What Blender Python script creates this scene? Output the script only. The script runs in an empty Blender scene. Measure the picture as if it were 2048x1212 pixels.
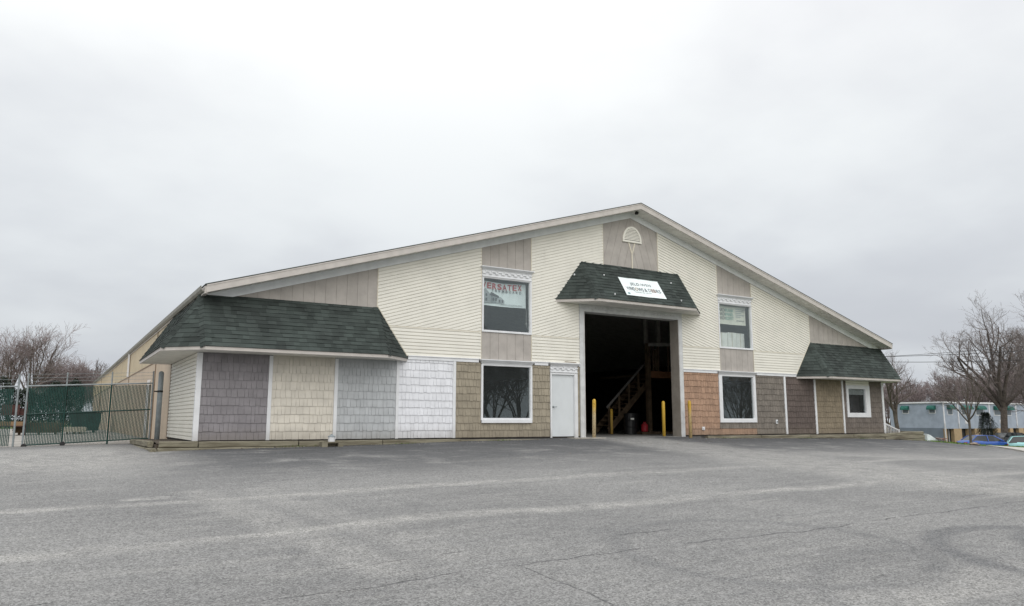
import bpy, math, random
from mathutils import Vector, Matrix
S = bpy.context.scene
COL = S.collection
PI = math.pi
def srgb(r, g, b, k=1.0):
    f = lambda c: ((c/255/12.92) if c/255 <= .04045 else ((c/255+.055)/1.055)**2.4)/k
    return (f(r), f(g), f(b))

# ------------------------------------------------------------------ materials
class NT:
    """small helper round a node tree"""
    def __init__(s, tree): s.t = tree; s.n = tree.nodes; s.l = tree.links
    def node(s, typ, ins=None, **props):
        n = s.n.new(typ)
        for k, v in props.items(): setattr(n, k, v)
        for k, v in (ins or {}).items(): s.put(n.inputs[k], v)
        return n
    def put(s, sock, v):
        if isinstance(v, bpy.types.NodeSocket): s.l.new(v, sock)
        elif isinstance(v, (tuple, list)) and len(v) == 3 and sock.type == 'RGBA': sock.default_value = (*v, 1)
        else: sock.default_value = v
    def m(s, op, a, b=0.0, c=0.0):
        n = s.n.new('ShaderNodeMath'); n.operation = op
        s.put(n.inputs[0], a); s.put(n.inputs[1], b)
        if op in ('SMOOTH_MIN', 'MULTIPLY_ADD', 'COMPARE'): s.put(n.inputs[2], c)
        return n.outputs[0]
    def sm(s, x, a, b):
        n = s.n.new('ShaderNodeMapRange'); n.interpolation_type = 'SMOOTHSTEP'
        s.put(n.inputs[0], x); s.put(n.inputs[1], a); s.put(n.inputs[2], b); n.inputs[3].default_value = 0; n.inputs[4].default_value = 1
        return n.outputs[0]
    def noise(s, vec, scale, detail=3, rough=.55, color=False):
        n = s.node('ShaderNodeTexNoise', {'Vector': vec, 'Scale': scale, 'Detail': detail, 'Roughness': rough})
        return n.outputs['Color' if color else 'Fac']
    def mix(s, f, a, b, blend='MIX'):
        n = s.n.new('ShaderNodeMix'); n.data_type = 'RGBA'; n.blend_type = blend
        s.put(n.inputs[0], f); s.put(n.inputs[6], a); s.put(n.inputs[7], b)
        return n.outputs[2]
    def scalev(s, vec, sc):
        n = s.node('ShaderNodeMapping', {'Vector': vec}); n.inputs['Scale'].default_value = sc
        return n.outputs[0]

def new_mat(name):
    m = bpy.data.materials.new(name); m.use_nodes = True
    nt = NT(m.node_tree); nt.n.clear()
    out = nt.n.new('ShaderNodeOutputMaterial')
    return m, nt, out
MATS = {}
def mat(name, col, rough=.6, vary=.08, scale=3.0, stretch=(1, 1, 1), bump=0.0, bscale=60, bstretch=(1, 1, 1), attr=0.0, col2=None,
        dirt=0.0, metal=0.0, spec=.4, world=False, splash=0.0):
    if name in MATS: return MATS[name]
    m, nt, out = new_mat(name)
    geo = nt.n.new('ShaderNodeNewGeometry'); tc = nt.n.new('ShaderNodeTexCoord')
    P = geo.outputs['Position'] if world else tc.outputs['Object']
    n1 = nt.noise(nt.scalev(P, stretch), scale, 4, .6)
    c2 = col2 or tuple(c*(1-vary*3.0) for c in col)
    c1 = tuple(min(1, c*(1+vary*.6)) for c in col)
    c = nt.mix(nt.sm(n1, .32, .72), c1, c2)
    if attr:
        a = nt.node('ShaderNodeAttribute', attribute_name='var')
        k = nt.m('MULTIPLY_ADD', a.outputs['Fac'], attr*2, 1-attr)
        c = nt.mix(1.0, c, nt.node('ShaderNodeCombineColor', {0: k, 1: k, 2: k}).outputs[0], 'MULTIPLY')
    if dirt:
        n2 = nt.noise(nt.scalev(P, (1.3, 1.3, .25)), 2.2, 6, .65)
        c = nt.mix(nt.m('MULTIPLY', nt.sm(n2, .55, .8), dirt), c, (.12, .10, .08))
    if splash:
        sz = nt.node('ShaderNodeSeparateXYZ', {0: P}).outputs[2]; n3 = nt.noise(nt.scalev(P, (1, 1, .3)), 5, 5, .7)
        zz = nt.m('ADD', sz, nt.m('MULTIPLY', nt.m('SUBTRACT', n3, .5), .5))
        c = nt.mix(nt.m('MULTIPLY', nt.sm(zz, .42, -.05), splash), c, (.16, .135, .10))
    b = nt.node('ShaderNodeBsdfPrincipled', {'Base Color': c, 'Roughness': rough, 'Metallic': metal, 'Specular IOR Level': spec})
    if bump:
        bn = nt.noise(nt.scalev(P, bstretch), bscale, 4, .6)
        bb = nt.node('ShaderNodeBump', {'Strength': bump, 'Distance': .01, 'Height': bn})
        nt.l.new(bb.outputs[0], b.inputs['Normal'])
    nt.l.new(b.outputs[0], out.inputs[0])
    MATS[name] = m
    return m

# ------------------------------------------------------------------ mesh builder
class MB:
    def __init__(s): s.v = []; s.f = []; s.mi = []; s.var = []
    def face(s, pts, mi=0, var=.5):
        i = len(s.v); s.v += [tuple(p) for p in pts]; s.f.append(tuple(range(i, i+len(pts)))); s.mi.append(mi); s.var.append(var)
    def box(s, x0, x1, y0, y1, z0, z1, mi=0, var=.5):
        P = [(x0, y0, z0), (x1, y0, z0), (x1, y1, z0), (x0, y1, z0), (x0, y0, z1), (x1, y0, z1), (x1, y1, z1), (x0, y1, z1)]
        s.hexa(P, mi, var); return s
    def hexa(s, P, mi=0, var=.5):
        i = len(s.v); s.v += [tuple(p) for p in P]
        for q in ((0, 3, 2, 1), (4, 5, 6, 7), (0, 1, 5, 4), (1, 2, 6, 5), (2, 3, 7, 6), (3, 0, 4, 7)):
            s.f.append(tuple(i+k for k in q)); s.mi.append(mi); s.var.append(var)
    def obox(s, a, b, w, hgt, up=(0, 0, 1), mi=0, var=.5):
        """a beam from a to b, w across, hgt along up"""
        a = Vector(a); b = Vector(b); d = (b-a).normalized(); u = Vector(up); r = d.cross(u).normalized(); u = r.cross(d)
        P = []
        for z in (-.5, .5):
            for (e, sg) in ((a, -.5), (b, -.5), (b, .5), (a, .5)): P.append(e + r*(w*sg) + u*(hgt*z))
        s.hexa(P, mi, var); return s
    def prism(s, poly, y0, y1, mi=0, var=.5):
        """poly in (x, z), counter-clockwise seen from -y"""
        n = len(poly)
        s.face([(x, y0, z) for x, z in poly], mi, var); s.face([(x, y1, z) for x, z in reversed(poly)], mi, var)
        for k in range(n):
            (xa, za), (xb, zb) = poly[k], poly[(k+1) % n]
            s.face([(xa, y0, za), (xa, y1, za), (xb, y1, zb), (xb, y0, zb)], mi, var)
        return s
    def tube(s, pts, rad, n=6, mi=0, cap=True, var=.5):
        pts = [Vector(p) for p in pts]; rad = rad if isinstance(rad, (list, tuple)) else [rad]*len(pts)
        i0 = len(s.v); ref = None
        for k, p in enumerate(pts):
            d = (pts[min(k+1, len(pts)-1)] - pts[max(k-1, 0)]).normalized()
            if ref is None or abs(ref.dot(d)) > .95: ref = Vector((1, 0, 0)) if abs(d.x) < .8 else Vector((0, 1, 0))
            u = d.cross(ref).normalized(); w = d.cross(u); ref = w.cross(d) if False else ref
            for j in range(n):
                a = 2*PI*j/n; s.v.append(tuple(p + (u*math.cos(a)+w*math.sin(a))*rad[k]))
        for k in range(len(pts)-1):
            for j in range(n):
                a = i0+k*n+j; b = i0+k*n+(j+1) % n
                s.f.append((a, b, b+n, a+n)); s.mi.append(mi); s.var.append(var)
        if cap:
            s.f.append(tuple(i0+j for j in reversed(range(n)))); s.mi.append(mi); s.var.append(var)
            e = i0+(len(pts)-1)*n; s.f.append(tuple(e+j for j in range(n))); s.mi.append(mi); s.var.append(var)
        return s
    def lathe(s, prof, c=(0, 0, 0), n=16, mi=0, axis='z'):
        """prof = [(r, h)...] about an axis through c"""
        i0 = len(s.v)
        for r, hh in prof:
            for j in range(n):
                a = 2*PI*j/n; q = (r*math.cos(a), r*math.sin(a), hh)
                if axis == 'y': q = (q[0], q[2], q[1])
                if axis == 'x': q = (q[2], q[0], q[1])
                s.v.append((c[0]+q[0], c[1]+q[1], c[2]+q[2]))
        for k in range(len(prof)-1):
            for j in range(n):
                a = i0+k*n+j; b = i0+k*n+(j+1) % n
                s.f.append((a, b, b+n, a+n)); s.mi.append(mi); s.var.append(.5)
        for e, rev in ((i0, True), (i0+(len(prof)-1)*n, False)):
            if prof[0 if rev else -1][0] > 1e-4:
                idx = [e+j for j in range(n)]; s.f.append(tuple(reversed(idx) if rev else idx)); s.mi.append(mi); s.var.append(.5)
        return s
    def build(s, name, mats, parent=None, bevel=0, smooth=False, recalc=True):
        me = bpy.data.meshes.new(name); me.from_pydata(s.v, [], s.f)
        mats = mats if isinstance(mats, (list, tuple)) else [mats]
        for m in mats: me.materials.append(m)
        me.polygons.foreach_set('material_index', s.mi)
        at = me.attributes.new('var', 'FLOAT', 'FACE'); at.data.foreach_set('value', s.var)
        if smooth: me.polygons.foreach_set('use_smooth', [True]*len(s.f))
        me.update()
        if recalc:
            import bmesh
            bm = bmesh.new(); bm.from_mesh(me)
            if smooth: bmesh.ops.remove_doubles(bm, verts=bm.verts, dist=1e-5)
            bmesh.ops.recalc_face_normals(bm, faces=bm.faces); bm.to_mesh(me); bm.free()
        o = bpy.data.objects.new(name, me); COL.objects.link(o)
        if parent: o.parent = parent
        if bevel:
            b = o.modifiers.new('bevel', 'BEVEL'); b.width = bevel; b.segments = 2; b.limit_method = 'ANGLE'
        return o
def tag(o, label, cat, group=None):
    o['label'] = label; o['category'] = cat
    if group: o['group'] = group
    return o
def thing(name, label, cat, group=None, loc=(0, 0, 0), rz=0):
    o = bpy.data.objects.new(name, None); COL.objects.link(o); o.empty_display_size = .2
    o.location = loc; o.rotation_euler = (0, 0, rz)
    return tag(o, label, cat, group)
def struct(o, kind='structure'): o['kind'] = kind; return o
def copy_tree(o, parent=None):
    c = o.copy(); COL.objects.link(c)
    if parent: c.parent = parent
    for ch in [x for x in COL.objects if x.parent == o]: copy_tree(ch, c)
    return c
def text_mesh(name, body, w, hgt, origin, right, up, material, parent, bold=0.0, space=1.0, shear=0, depth=.002):
    """lettering built as real mesh, fitted into a w x hgt box whose lower left is origin"""
    cu = bpy.data.curves.new('t', 'FONT'); cu.body = body; cu.size = 1; cu.extrude = .001; cu.offset = bold; cu.space_character = space; cu.shear = shear
    to = bpy.data.objects.new('t', cu); COL.objects.link(to)
    dg = bpy.context.evaluated_depsgraph_get(); me = bpy.data.meshes.new_from_object(to.evaluated_get(dg))
    bpy.data.objects.remove(to); bpy.data.curves.remove(cu)
    xs = [v.co.x for v in me.vertices]; ys = [v.co.y for v in me.vertices]
    x0, x1, y0, y1 = min(xs), max(xs), min(ys), max(ys)
    R = Vector(right).normalized(); U = Vector(up).normalized(); Nn = R.cross(U); O = Vector(origin)
    for v in me.vertices:
        a = (v.co.x-x0)/(x1-x0)*w; b = (v.co.y-y0)/(y1-y0)*hgt; c = (v.co.z/.001)*depth
        v.co = O + R*a + U*b + Nn*c
    me.materials.clear(); me.materials.append(material); me.name = name
    for p in me.polygons: p.material_index = 0
    o = bpy.data.objects.new(name, me); COL.objects.link(o)
    if parent: o.parent = parent
    return o

# ------------------------------------------------------------------ terrain height
BX = [(-60, -.55), (-20, -.3), (-16, -.23), (-15, -.19), (-10, -.15), (-7.4, -.09), (-2.5, -.06), (1.5, -.06), (3, -.10), (7, -.15), (12, -.2), (17.3, -.36),
      (23, -.72), (29, -.93), (36, -1.10), (44, -1.37), (50, -1.75), (58, -2.30), (85, -2.65), (100, -2.75), (200, -2.9)]
def lerp_tab(t, x):
    if x <= t[0][0]: return t[0][1]
    for (a, b), (c, d) in zip(t, t[1:]):
        if x <= c:
            s = (x-a)/(c-a); s = s*s*(3-2*s)*.5+s*.5
            return b+(d-b)*s
    return t[-1][1]
def h(x, y):
    b = lerp_tab(BX, x)
    if y < 0: b += .047*max(y, -26)
    return b
def on(x, y, dz=0): return (x, y, h(x, y)+dz)

# ------------------------------------------------------------------ material set
M = {}
cream = mat('cream_vinyl', srgb(228, 225, 215), .45, .02, 1.2, dirt=.10, spec=.35)
cream_trim = mat('cream_trim', srgb(212, 205, 188), .5, .03)
white = mat('white_trim', srgb(223, 224, 226), .45, .03, 2, dirt=.10, splash=.3)
plank = mat('taupe_plank', srgb(172, 166, 160), .7, .05, 2, bump=.25, bscale=40, bstretch=(6, 6, .4), dirt=.08)
frieze_m = mat('grey_frieze', srgb(233, 235, 237), .6, .03, dirt=.08)
fascia_m = mat('taupe_fascia', srgb(192, 186, 180), .5, .04, dirt=.12)
soffit_m = mat('pale_soffit', srgb(231, 229, 222), .6, .04, dirt=.1)
shingle = mat('green_shingle', srgb(68, 75, 72), .95, .08, 1.3, bump=.8, bscale=150, attr=.24, spec=.15, col2=srgb(59, 64, 62))
dark_edge = mat('drip_edge', (.03, .035, .035), .6)
SH = dict(
    mauve=mat('mauve_shake', srgb(137, 133, 136), .7, .05, 3, bump=.5, bscale=25, bstretch=(8, 8, .6), attr=.06, dirt=.08, splash=.38),
    beige=mat('beige_shake', srgb(212, 206, 194), .7, .04, 3, bump=.4, bscale=25, bstretch=(8, 8, .6), attr=.04, dirt=.06, splash=.38),
    bluegrey=mat('blue_grey_shake', srgb(180, 183, 185), .7, .04, 3, bump=.4, bscale=25, bstretch=(8, 8, .6), attr=.04, dirt=.06, splash=.38),
    white=mat('white_shake', srgb(224, 225, 229), .7, .03, 3, bump=.4, bscale=25, bstretch=(8, 8, .6), attr=.03, dirt=.04, splash=.38),
    khaki=mat('khaki_shake', srgb(153, 144, 127), .75, .06, 3, bump=.5, bscale=25, bstretch=(8, 8, .6), attr=.06, dirt=.08, splash=.38),
    orange=mat('cedar_orange_shake', srgb(167, 136, 114), .75, .07, 3, bump=.6, bscale=25, bstretch=(9, 9, .5), attr=.09, dirt=.10, splash=.38),
    taupe=mat('taupe_grey_shake', srgb(122, 115, 107), .75, .08, 3, bump=.6, bscale=25, bstretch=(9, 9, .5), attr=.10, dirt=.08, splash=.38),
    brown=mat('dark_brown_shake', srgb(98, 87, 82), .75, .08, 3, bump=.6, bscale=25, bstretch=(9, 9, .5), attr=.09, dirt=.08, splash=.38),
    olive=mat('olive_shake', srgb(138, 126, 107), .75, .07, 3, bump=.6, bscale=25, bstretch=(9, 9, .5), attr=.08, dirt=.08, splash=.38),
    brgrey=mat('brown_grey_shake', srgb(115, 106, 99), .75, .08, 3, bump=.6, bscale=25, bstretch=(9, 9, .5), attr=.09, dirt=.08, splash=.38))
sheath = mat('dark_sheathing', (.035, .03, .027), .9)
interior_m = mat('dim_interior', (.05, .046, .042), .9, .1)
concrete = mat('concrete_floor', (.20, .195, .185), .85, .12, 1.2, bump=.2)
metal_beige = mat('beige_metal_siding', srgb(197, 184, 158), .55, .04, 1.0, dirt=.18)
metal_tan = mat('tan_wall_panel', srgb(190, 172, 150), .6, .04, 1.0, dirt=.12)
trim_brown = mat('brown_trim', srgb(128, 108, 88), .6, .08)
gutter_m = mat('gutter_metal', srgb(138, 136, 126), .5, .08, dirt=.25)
door_m = mat('white_steel_door', srgb(208, 212, 214), .4, .02, 1.5, dirt=.08)
steel = mat('galvanised_steel', srgb(136, 143, 145), .5, .08, 8)
steel_dk = mat('grey_pipe', srgb(142, 150, 154), .5, .08, 5, dirt=.25)
black_m = mat('black_plastic', (.012, .012, .013), .45)
red_m = mat('red_plastic', (.35, .02, .03), .4)
wood = mat('weathered_timber', srgb(134, 129, 112), .9, .10, 2, stretch=(.6, 6, 6), bump=.9, bscale=14, bstretch=(.6, 8, 8), dirt=.45, col2=srgb(98, 92, 77))
wood_y = mat('weathered_timber_side', srgb(134, 129, 112), .9, .10, 2, stretch=(6, .6, 6), bump=.9, bscale=14, bstretch=(8, .6, 8), dirt=.45, col2=srgb(98, 92, 77))
wood_in = mat('old_lumber', (.10, .068, .04), .85, .15, 3)
green_vinyl = mat('green_vinyl', srgb(26, 68, 62), .6, .1, 4)
green_dark = mat('green_gate_frame', srgb(18, 58, 52), .5, .1)
paper = mat('banner_vinyl', srgb(232, 240, 240), .6, .02)
paper_g = mat('banner_greenish', srgb(226, 224, 210), .6, .04)
card = mat('white_carton', srgb(226, 226, 220), .7, .04)
red_ink = mat('red_ink', (.48, .05, .06), .6)
grey_ink = mat('grey_ink', (.13, .14, .15), .6)
lgrey_ink = mat('light_grey_ink', (.42, .45, .46), .6)
teal_ink = mat('teal_ink', (.18, .42, .36), .6)
soil = mat('bare_soil', (.09, .07, .05), .95, .2, 5, bump=1, bscale=30)

def yellow_paint():
    m, nt, out = new_mat('chipped_yellow_paint')
    tc = nt.n.new('ShaderNodeTexCoord'); P = tc.outputs['Object']; inf = nt.n.new('ShaderNodeObjectInfo')
    off = nt.node('ShaderNodeVectorMath', {0: P, 1: inf.outputs['Location']}, operation='ADD').outputs[0]
    n = nt.noise(nt.scalev(off, (1, 1, .5)), 14, 5, .7); sep = nt.node('ShaderNodeSeparateXYZ', {0: P})
    a = nt.node('ShaderNodeAttribute', attribute_name='wear', attribute_type='OBJECT')
    low = nt.sm(sep.outputs[2], 1.18, .70)
    chips = nt.m('MULTIPLY', nt.sm(n, .33, .41), nt.m('MULTIPLY', low, a.outputs['Fac']))
    c = nt.mix(chips, srgb(198, 160, 54), srgb(196, 178, 142))
    n2 = nt.noise(off, 22, 4, .7)
    c = nt.mix(nt.m('MULTIPLY', nt.sm(n2, .56, .62), a.outputs['Fac']), c, srgb(120, 72, 36))
    b = nt.node('ShaderNodeBsdfPrincipled', {'Base Color': c, 'Roughness': .55}); nt.l.new(b.outputs[0], out.inputs[0]); return m
yellow = yellow_paint()
def glass_mat(name, gain, tint=(.75, .84, .84), film=.016):
    m, nt, out = new_mat(name)
    g_ = nt.n.new('ShaderNodeNewGeometry'); cs = nt.m('ABSOLUTE', nt.node('ShaderNodeVectorMath', {0: g_.outputs['Normal'], 1: g_.outputs['Incoming']}, operation='DOT_PRODUCT').outputs['Value'])
    fz_ = nt.m('MULTIPLY_ADD', nt.m('POWER', nt.m('SUBTRACT', 1.0, cs), 5.0), .96, .045)
    tr = nt.node('ShaderNodeBsdfTransparent', {'Color': tint}); gl = nt.node('ShaderNodeBsdfGlossy', {'Color': (.92, 1.0, 1.0), 'Roughness': .004})
    mx = nt.node('ShaderNodeMixShader', {0: nt.m('MINIMUM', nt.m('MULTIPLY', fz_, gain), 1.0), 1: tr.outputs[0], 2: gl.outputs[0]})
    df = nt.node('ShaderNodeBsdfDiffuse', {'Color': (.62, .70, .72)}); m2 = nt.node('ShaderNodeMixShader', {0: film, 1: mx.outputs[0], 2: df.outputs[0]})
    nt.l.new(m2.outputs[0], out.inputs[0]); return m
glass = glass_mat('window_glass', 1.4, (.93, .95, .95))
car_glass = mat('car_glass', (.02, .025, .028), .06, spec=.5)

# ------------------------------------------------------------------ generic building pieces
def clip(poly, f):
    out = []
    for i in range(len(poly)):
        a, b = poly[i], poly[(i+1) % len(poly)]; fa, fb = f(a), f(b)
        if fa >= 0: out.append(a)
        if (fa > 0 and fb < 0) or (fa < 0 and fb > 0):
            t = fa/(fa-fb); out.append((a[0]+(b[0]-a[0])*t, a[1]+(b[1]-a[1])*t))
    return out
def lap_siding(mb, poly, m=0.0, p=.1066, z0=0.0, d=.034):
    """lapped vinyl courses with slope m over a convex polygon in (x, z); each course is a real step"""
    g = lambda q: q[1]-m*q[0]-z0
    lo = min(g(q) for q in poly); hi = max(g(q) for q in poly)
    for k in range(math.floor(lo/p), math.ceil(hi/p)):
        c0, c1, cm = k*p, (k+1)*p, (k+.80)*p
        for a, b, ya, yb in ((c0, cm, d, d*.86), (cm, c1, .006, .004)):
            q = clip(clip(poly, lambda v: g(v)-a), lambda v: b-g(v))
            if len(q) < 3: continue
            yy = lambda v: -(ya+(yb-ya)*min(1, max(0, (g(v)-a)/(b-a))))
            mb.face([(x, yy((x, z)), z) for x, z in q])
            if a == c0:
                e = sorted([v for v in q if abs(g(v)-a) < 1e-6])
                if len(e) >= 2:
                    (xa, za), (xb, zb) = e[0], e[-1]
                    mb.face([(xa, -ya, za), (xb, -ya, zb), (xb, -.001, zb), (xa, -.001, za)])
            if a == c0:
                e = sorted([v for v in q if abs(g(v)-b) < 1e-6])
                if len(e) >= 2: mb.face([(e[0][0], -yb, e[0][1]), (e[-1][0], -yb, e[-1][1]), (e[-1][0], -.005, e[-1][1]), (e[0][0], -.005, e[0][1])])
def planks(mb, poly, pitch=.325, x0=0.0, m=0.0, gap=.009):
    """vertical (or leaning) plank boards with real gaps, over a convex polygon"""
    g = lambda q: q[0]+m*q[1]-x0
    lo = min(g(q) for q in poly); hi = max(g(q) for q in poly)
    for k in range(math.floor(lo/pitch), math.ceil(hi/pitch)):
        a, b = k*pitch+gap/2, (k+1)*pitch-gap/2
        q = clip(clip(poly, lambda v: g(v)-a), lambda v: b-g(v))
        if len(q) >= 3: mb.prism(q, -.014, -.003, 0, random.random())
    mb.face([(x, -.002, z) for x, z in poly])
def shakes(mb, x0, x1, z0, z1, rng, ph=0.0, course=.2325, mi=0):
    """random-width shakes, each a wedge of its own with a staggered butt"""
    mb.face([(x0, -.004, z0), (x1, -.004, z0), (x1, -.004, z1), (x0, -.004, z1)], mi, .3)
    k0 = math.floor((z0-ph)/course+1e-6); k1 = math.ceil((z1-ph)/course-1e-6)
    for k in range(k0, k1):
        zb = ph+k*course; x = x0-rng.random()*.1
        while x < x1:
            w = rng.choice((.1, .125, .15, .165, .19)); a, b = max(x0, x)+.0042, min(x1, x+w)-.0042; x += w
            if b-a < .012: continue
            lo = max(z0-.004, zb-rng.choice((0, 0, .006, .012, .016))); hi = min(z1, zb+course+.004)
            if hi-lo < .02: continue
            yb = -.026-rng.random()*.003; yt = yb*(1-(hi-lo)/course)-.007; yt = max(yb, yt) if hi < zb+course*.9 else -.007
            mb.hexa([(a, yb, lo), (b, yb, lo), (b, -.0045, lo), (a, -.0045, lo), (a, yt, hi), (b, yt, hi), (b, -.0045, hi), (a, -.0045, hi)], mi, rng.random())
RNG = random.Random(7)
RS = .2985                                          # slope of the main roof
roofz = lambda x: 8.40-RS*abs(x)                    # underside of the roof at the facade
friezez = lambda x: 8.165-RS*abs(x)

# ================================================================== THE BUILDING
B = thing('warehouse', 'low wide gabled building clad in patches of differently coloured siding with an open loading door', 'building')
LW = 15.05; Y1 = 62.0
# --- load bearing walls with real openings
OPEN = [(-6.36, -4.52, 3.46, 5.25), (-6.36, -4.51, .585, 2.335), (4.52, 6.36, 3.46, 5.25), (4.51, 6.34, .59, 2.33), (12.45, 13.74, .87, 2.0), (-3.66, -2.71, -.4, 2.12), (-2.25, 2.25, -.4, 4.42)]
wb = MB(); xs = sorted({-LW, 0.0, LW} | {o[0] for o in OPEN} | {o[1] for o in OPEN})
for xa, xb in zip(xs, xs[1:]):
    xm = (xa+xb)/2; holes = sorted([(o[2], o[3]) for o in OPEN if o[0] < xm < o[1]]); z = -.3
    for lo, hi in holes+[(None, None)]:
        if lo is None: wb.prism([(xa, z), (xb, z), (xb, roofz(xb)), (xa, roofz(xa))], .001, .15)
        else:
            if lo > z: wb.box(xa, xb, .001, .15, z, lo)
            z = hi
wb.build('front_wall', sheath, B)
sw = MB()
for s in (-1, 1): sw.box(min(s*LW, s*14.9), max(s*LW, s*14.9), .151, Y1, -.3, 3.95)
sw.prism([(-14.9, -.3), (14.9, -.3), (14.9, 3.9), (0, 8.3), (-14.9, 3.9)], Y1-.15, Y1)
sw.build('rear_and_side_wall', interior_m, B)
MB().box(-14.9, 14.9, .0, Y1-.16, -.30, -.05).build('floor', concrete, B)

# --- roof: deck, shingles, fascias, soffit, frieze, gutter
rm = MB()
for s in (-1, 1):
    for (za, zb, y0, y1, xe, mi) in ((8.40, 8.585, -.64, Y1, 15.06, 0), (8.587, 8.612, -.69, Y1+.02, 15.10, 1)):
        P = [(0, y0, za), (s*xe, y0, za-RS*xe), (s*xe, y1, za-RS*xe), (0, y1, za), (0, y0, zb), (s*xe, y0, zb-RS*xe), (s*xe, y1, zb-RS*xe), (0, y1, zb)]
        rm.hexa(P, mi)
rm.build('roof', [soffit_m, shingle], B)
for s in (-1, 1):
    fm = MB(); fm.hexa([(0, -.672, 8.372), (s*15.06, -.672, 8.372-RS*15.06), (s*15.06, -.642, 8.372-RS*15.06), (0, -.642, 8.372),
                        (0, -.672, 8.584), (s*15.06, -.672, 8.584-RS*15.06), (s*15.06, -.642, 8.584-RS*15.06), (0, -.642, 8.584)])
    fm.hexa([(0, -.684, 8.545), (s*15.06, -.684, 8.545-RS*15.06), (s*15.06, -.6725, 8.545-RS*15.06), (0, -.6725, 8.545),
             (0, -.684, 8.584), (s*15.06, -.684, 8.584-RS*15.06), (s*15.06, -.6725, 8.584-RS*15.06), (0, -.6725, 8.584)])
    fm.build('fascia', fascia_m, B)
    zm = MB(); zm.prism([(0, 8.165), (s*14.28, friezez(14.28)), (s*14.28, roofz(14.28)-.003), (0, 8.397)] if s > 0 else
                        [(0, 8.165), (0, 8.397), (s*14.28, roofz(14.28)-.003), (s*14.28, friezez(14.28))], -.045, -.001)
    zm.prism([(s*14.28, 3.905), (s*15.05, 3.905), (s*15.05, roofz(15.05)-.003), (s*14.28, roofz(14.28)-.003)][::s], -.045, -.001)
    zm.build('frieze_board', frieze_m, B)
    rb = MB()                                        # soffit panels: raised seams under the overhang
    x = .18
    while x < 15:
        rb.hexa([(s*x, -.60, roofz(x)-.012), (s*(x+.014), -.60, roofz(x+.014)-.012), (s*(x+.014), -.048, roofz(x+.014)-.012), (s*x, -.048, roofz(x)-.012),
                 (s*x, -.60, roofz(x)-.001), (s*(x+.014), -.60, roofz(x+.014)-.001), (s*(x+.014), -.048, roofz(x+.014)-.001), (s*x, -.048, roofz(x)-.001)])
        x += .21
    rb.build('soffit_seam', soffit_m, B)
    gm = MB(); xg = s*15.072; zg = 8.56-RS*15.06
    gp = [(0, .01), (0, -.14), (.07, -.14), (.115, -.08), (.125, 0), (.13, .012), (.118, .012), (.112, -.002), (.10, -.07), (.065, -.13), (.012, -.13), (.012, .01)]
    pts = [(xg+s*a, zg+b-.02) for a, b in gp]
    gm.prism(pts if s < 0 else pts[::-1], -.60, Y1); gm.face([(x, -.598, z) for x, z in pts])
    gm.build('gutter', gutter_m, B)
    MB().box(min(s*15.005, s*15.10), max(s*15.005, s*15.10), -.62, Y1, roofz(15.06)-.05, roofz(15.06)+.15).build('eave_fascia', fascia_m, B)
# --- security light at the apex
fl = MB(); fl.lathe([(.001, -.10), (.06, -.09), (.075, -.04), (.06, 0)], (.09, -.30, 8.355), 12); fl.box(.06, .12, -.33, -.27, 8.335, 8.375)
fl.build('security_light', black_m, B)

# --- clapboard (vinyl lap) sections
DIV, BT = 3.42, 2.52
def fz(x): return friezez(x)+.02
def one(fn, name, m_, *a, **k):
    mb = MB(); fn(mb, *a, **k); return mb.build(name, m_, B)
for s in (-1, 1):
    P = lambda pts: [(s*x, z) for x, z in (pts if s > 0 else pts[::-1])]
    for pts in ([(10.04, 3.95), (10.04, fz(10.04)), (6.44, fz(6.44)), (6.44, DIV), (9.68, DIV)],
                [(4.46, DIV), (4.46, fz(4.46)), (2.46, fz(2.46)), (2.46, DIV)], [(2.46, 4.66), (2.46, fz(2.46)), (1.34, fz(1.34)), (1.34, 4.66)]):
        one(lap_siding, 'clapboard_siding', cream, P(pts), m=-s*RS, z0=8.165)
    for pts in ([(9.68, DIV-.03), (6.44, DIV-.03), (6.44, BT), (9.06, BT)], [(4.46, DIV-.03), (2.46, DIV-.03), (2.46, BT), (4.46, BT)]):
        one(lap_siding, 'clapboard_siding', cream, P(pts), m=0, z0=BT)
one(lap_siding, 'clapboard_siding', cream, [(12.33, 2.14), (14.03, 2.14), (14.03, 2.345), (12.33, 2.345)], z0=2.14)
# return of the left corner: lapped siding on the side wall
rt = MB(); lap_siding(rt, [(0, 0.0), (5.2, .0), (5.2, 2.34), (0, 2.34)], z0=0.0)
rt.v = [(-LW+y, -x+5.24-.02, z) for x, y, z in rt.v]      # turn onto the side wall
rt.build('side_siding_return', cream, B)
# --- vertical plank panels
for s in (-1, 1):
    P = lambda pts: [(s*x, z) for x, z in (pts if s > 0 else pts[::-1])]
    one(planks, 'plank_panel', plank, P([(10.04, 3.93), (14.4, 3.93), (14.28, fz(14.28)), (10.04, fz(10.04))]), x0=s*10.04)
    one(planks, 'plank_panel', plank, P([(4.46, 5.58), (6.44, 5.58), (6.44, fz(6.44)), (4.46, fz(4.46))]), x0=s*4.46)
    one(planks, 'plank_panel', plank, P([(4.46, 2.49), (6.44, 2.49), (6.44, 3.42), (4.46, 3.42)]), x0=s*4.46)
    one(planks, 'plank_panel', plank, P([(0.003, 6.2), (1.34, 6.2), (1.34, fz(1.34)), (.003, fz(.003))]), pitch=.34, x0=s*2.2, m=s*RS)
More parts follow.
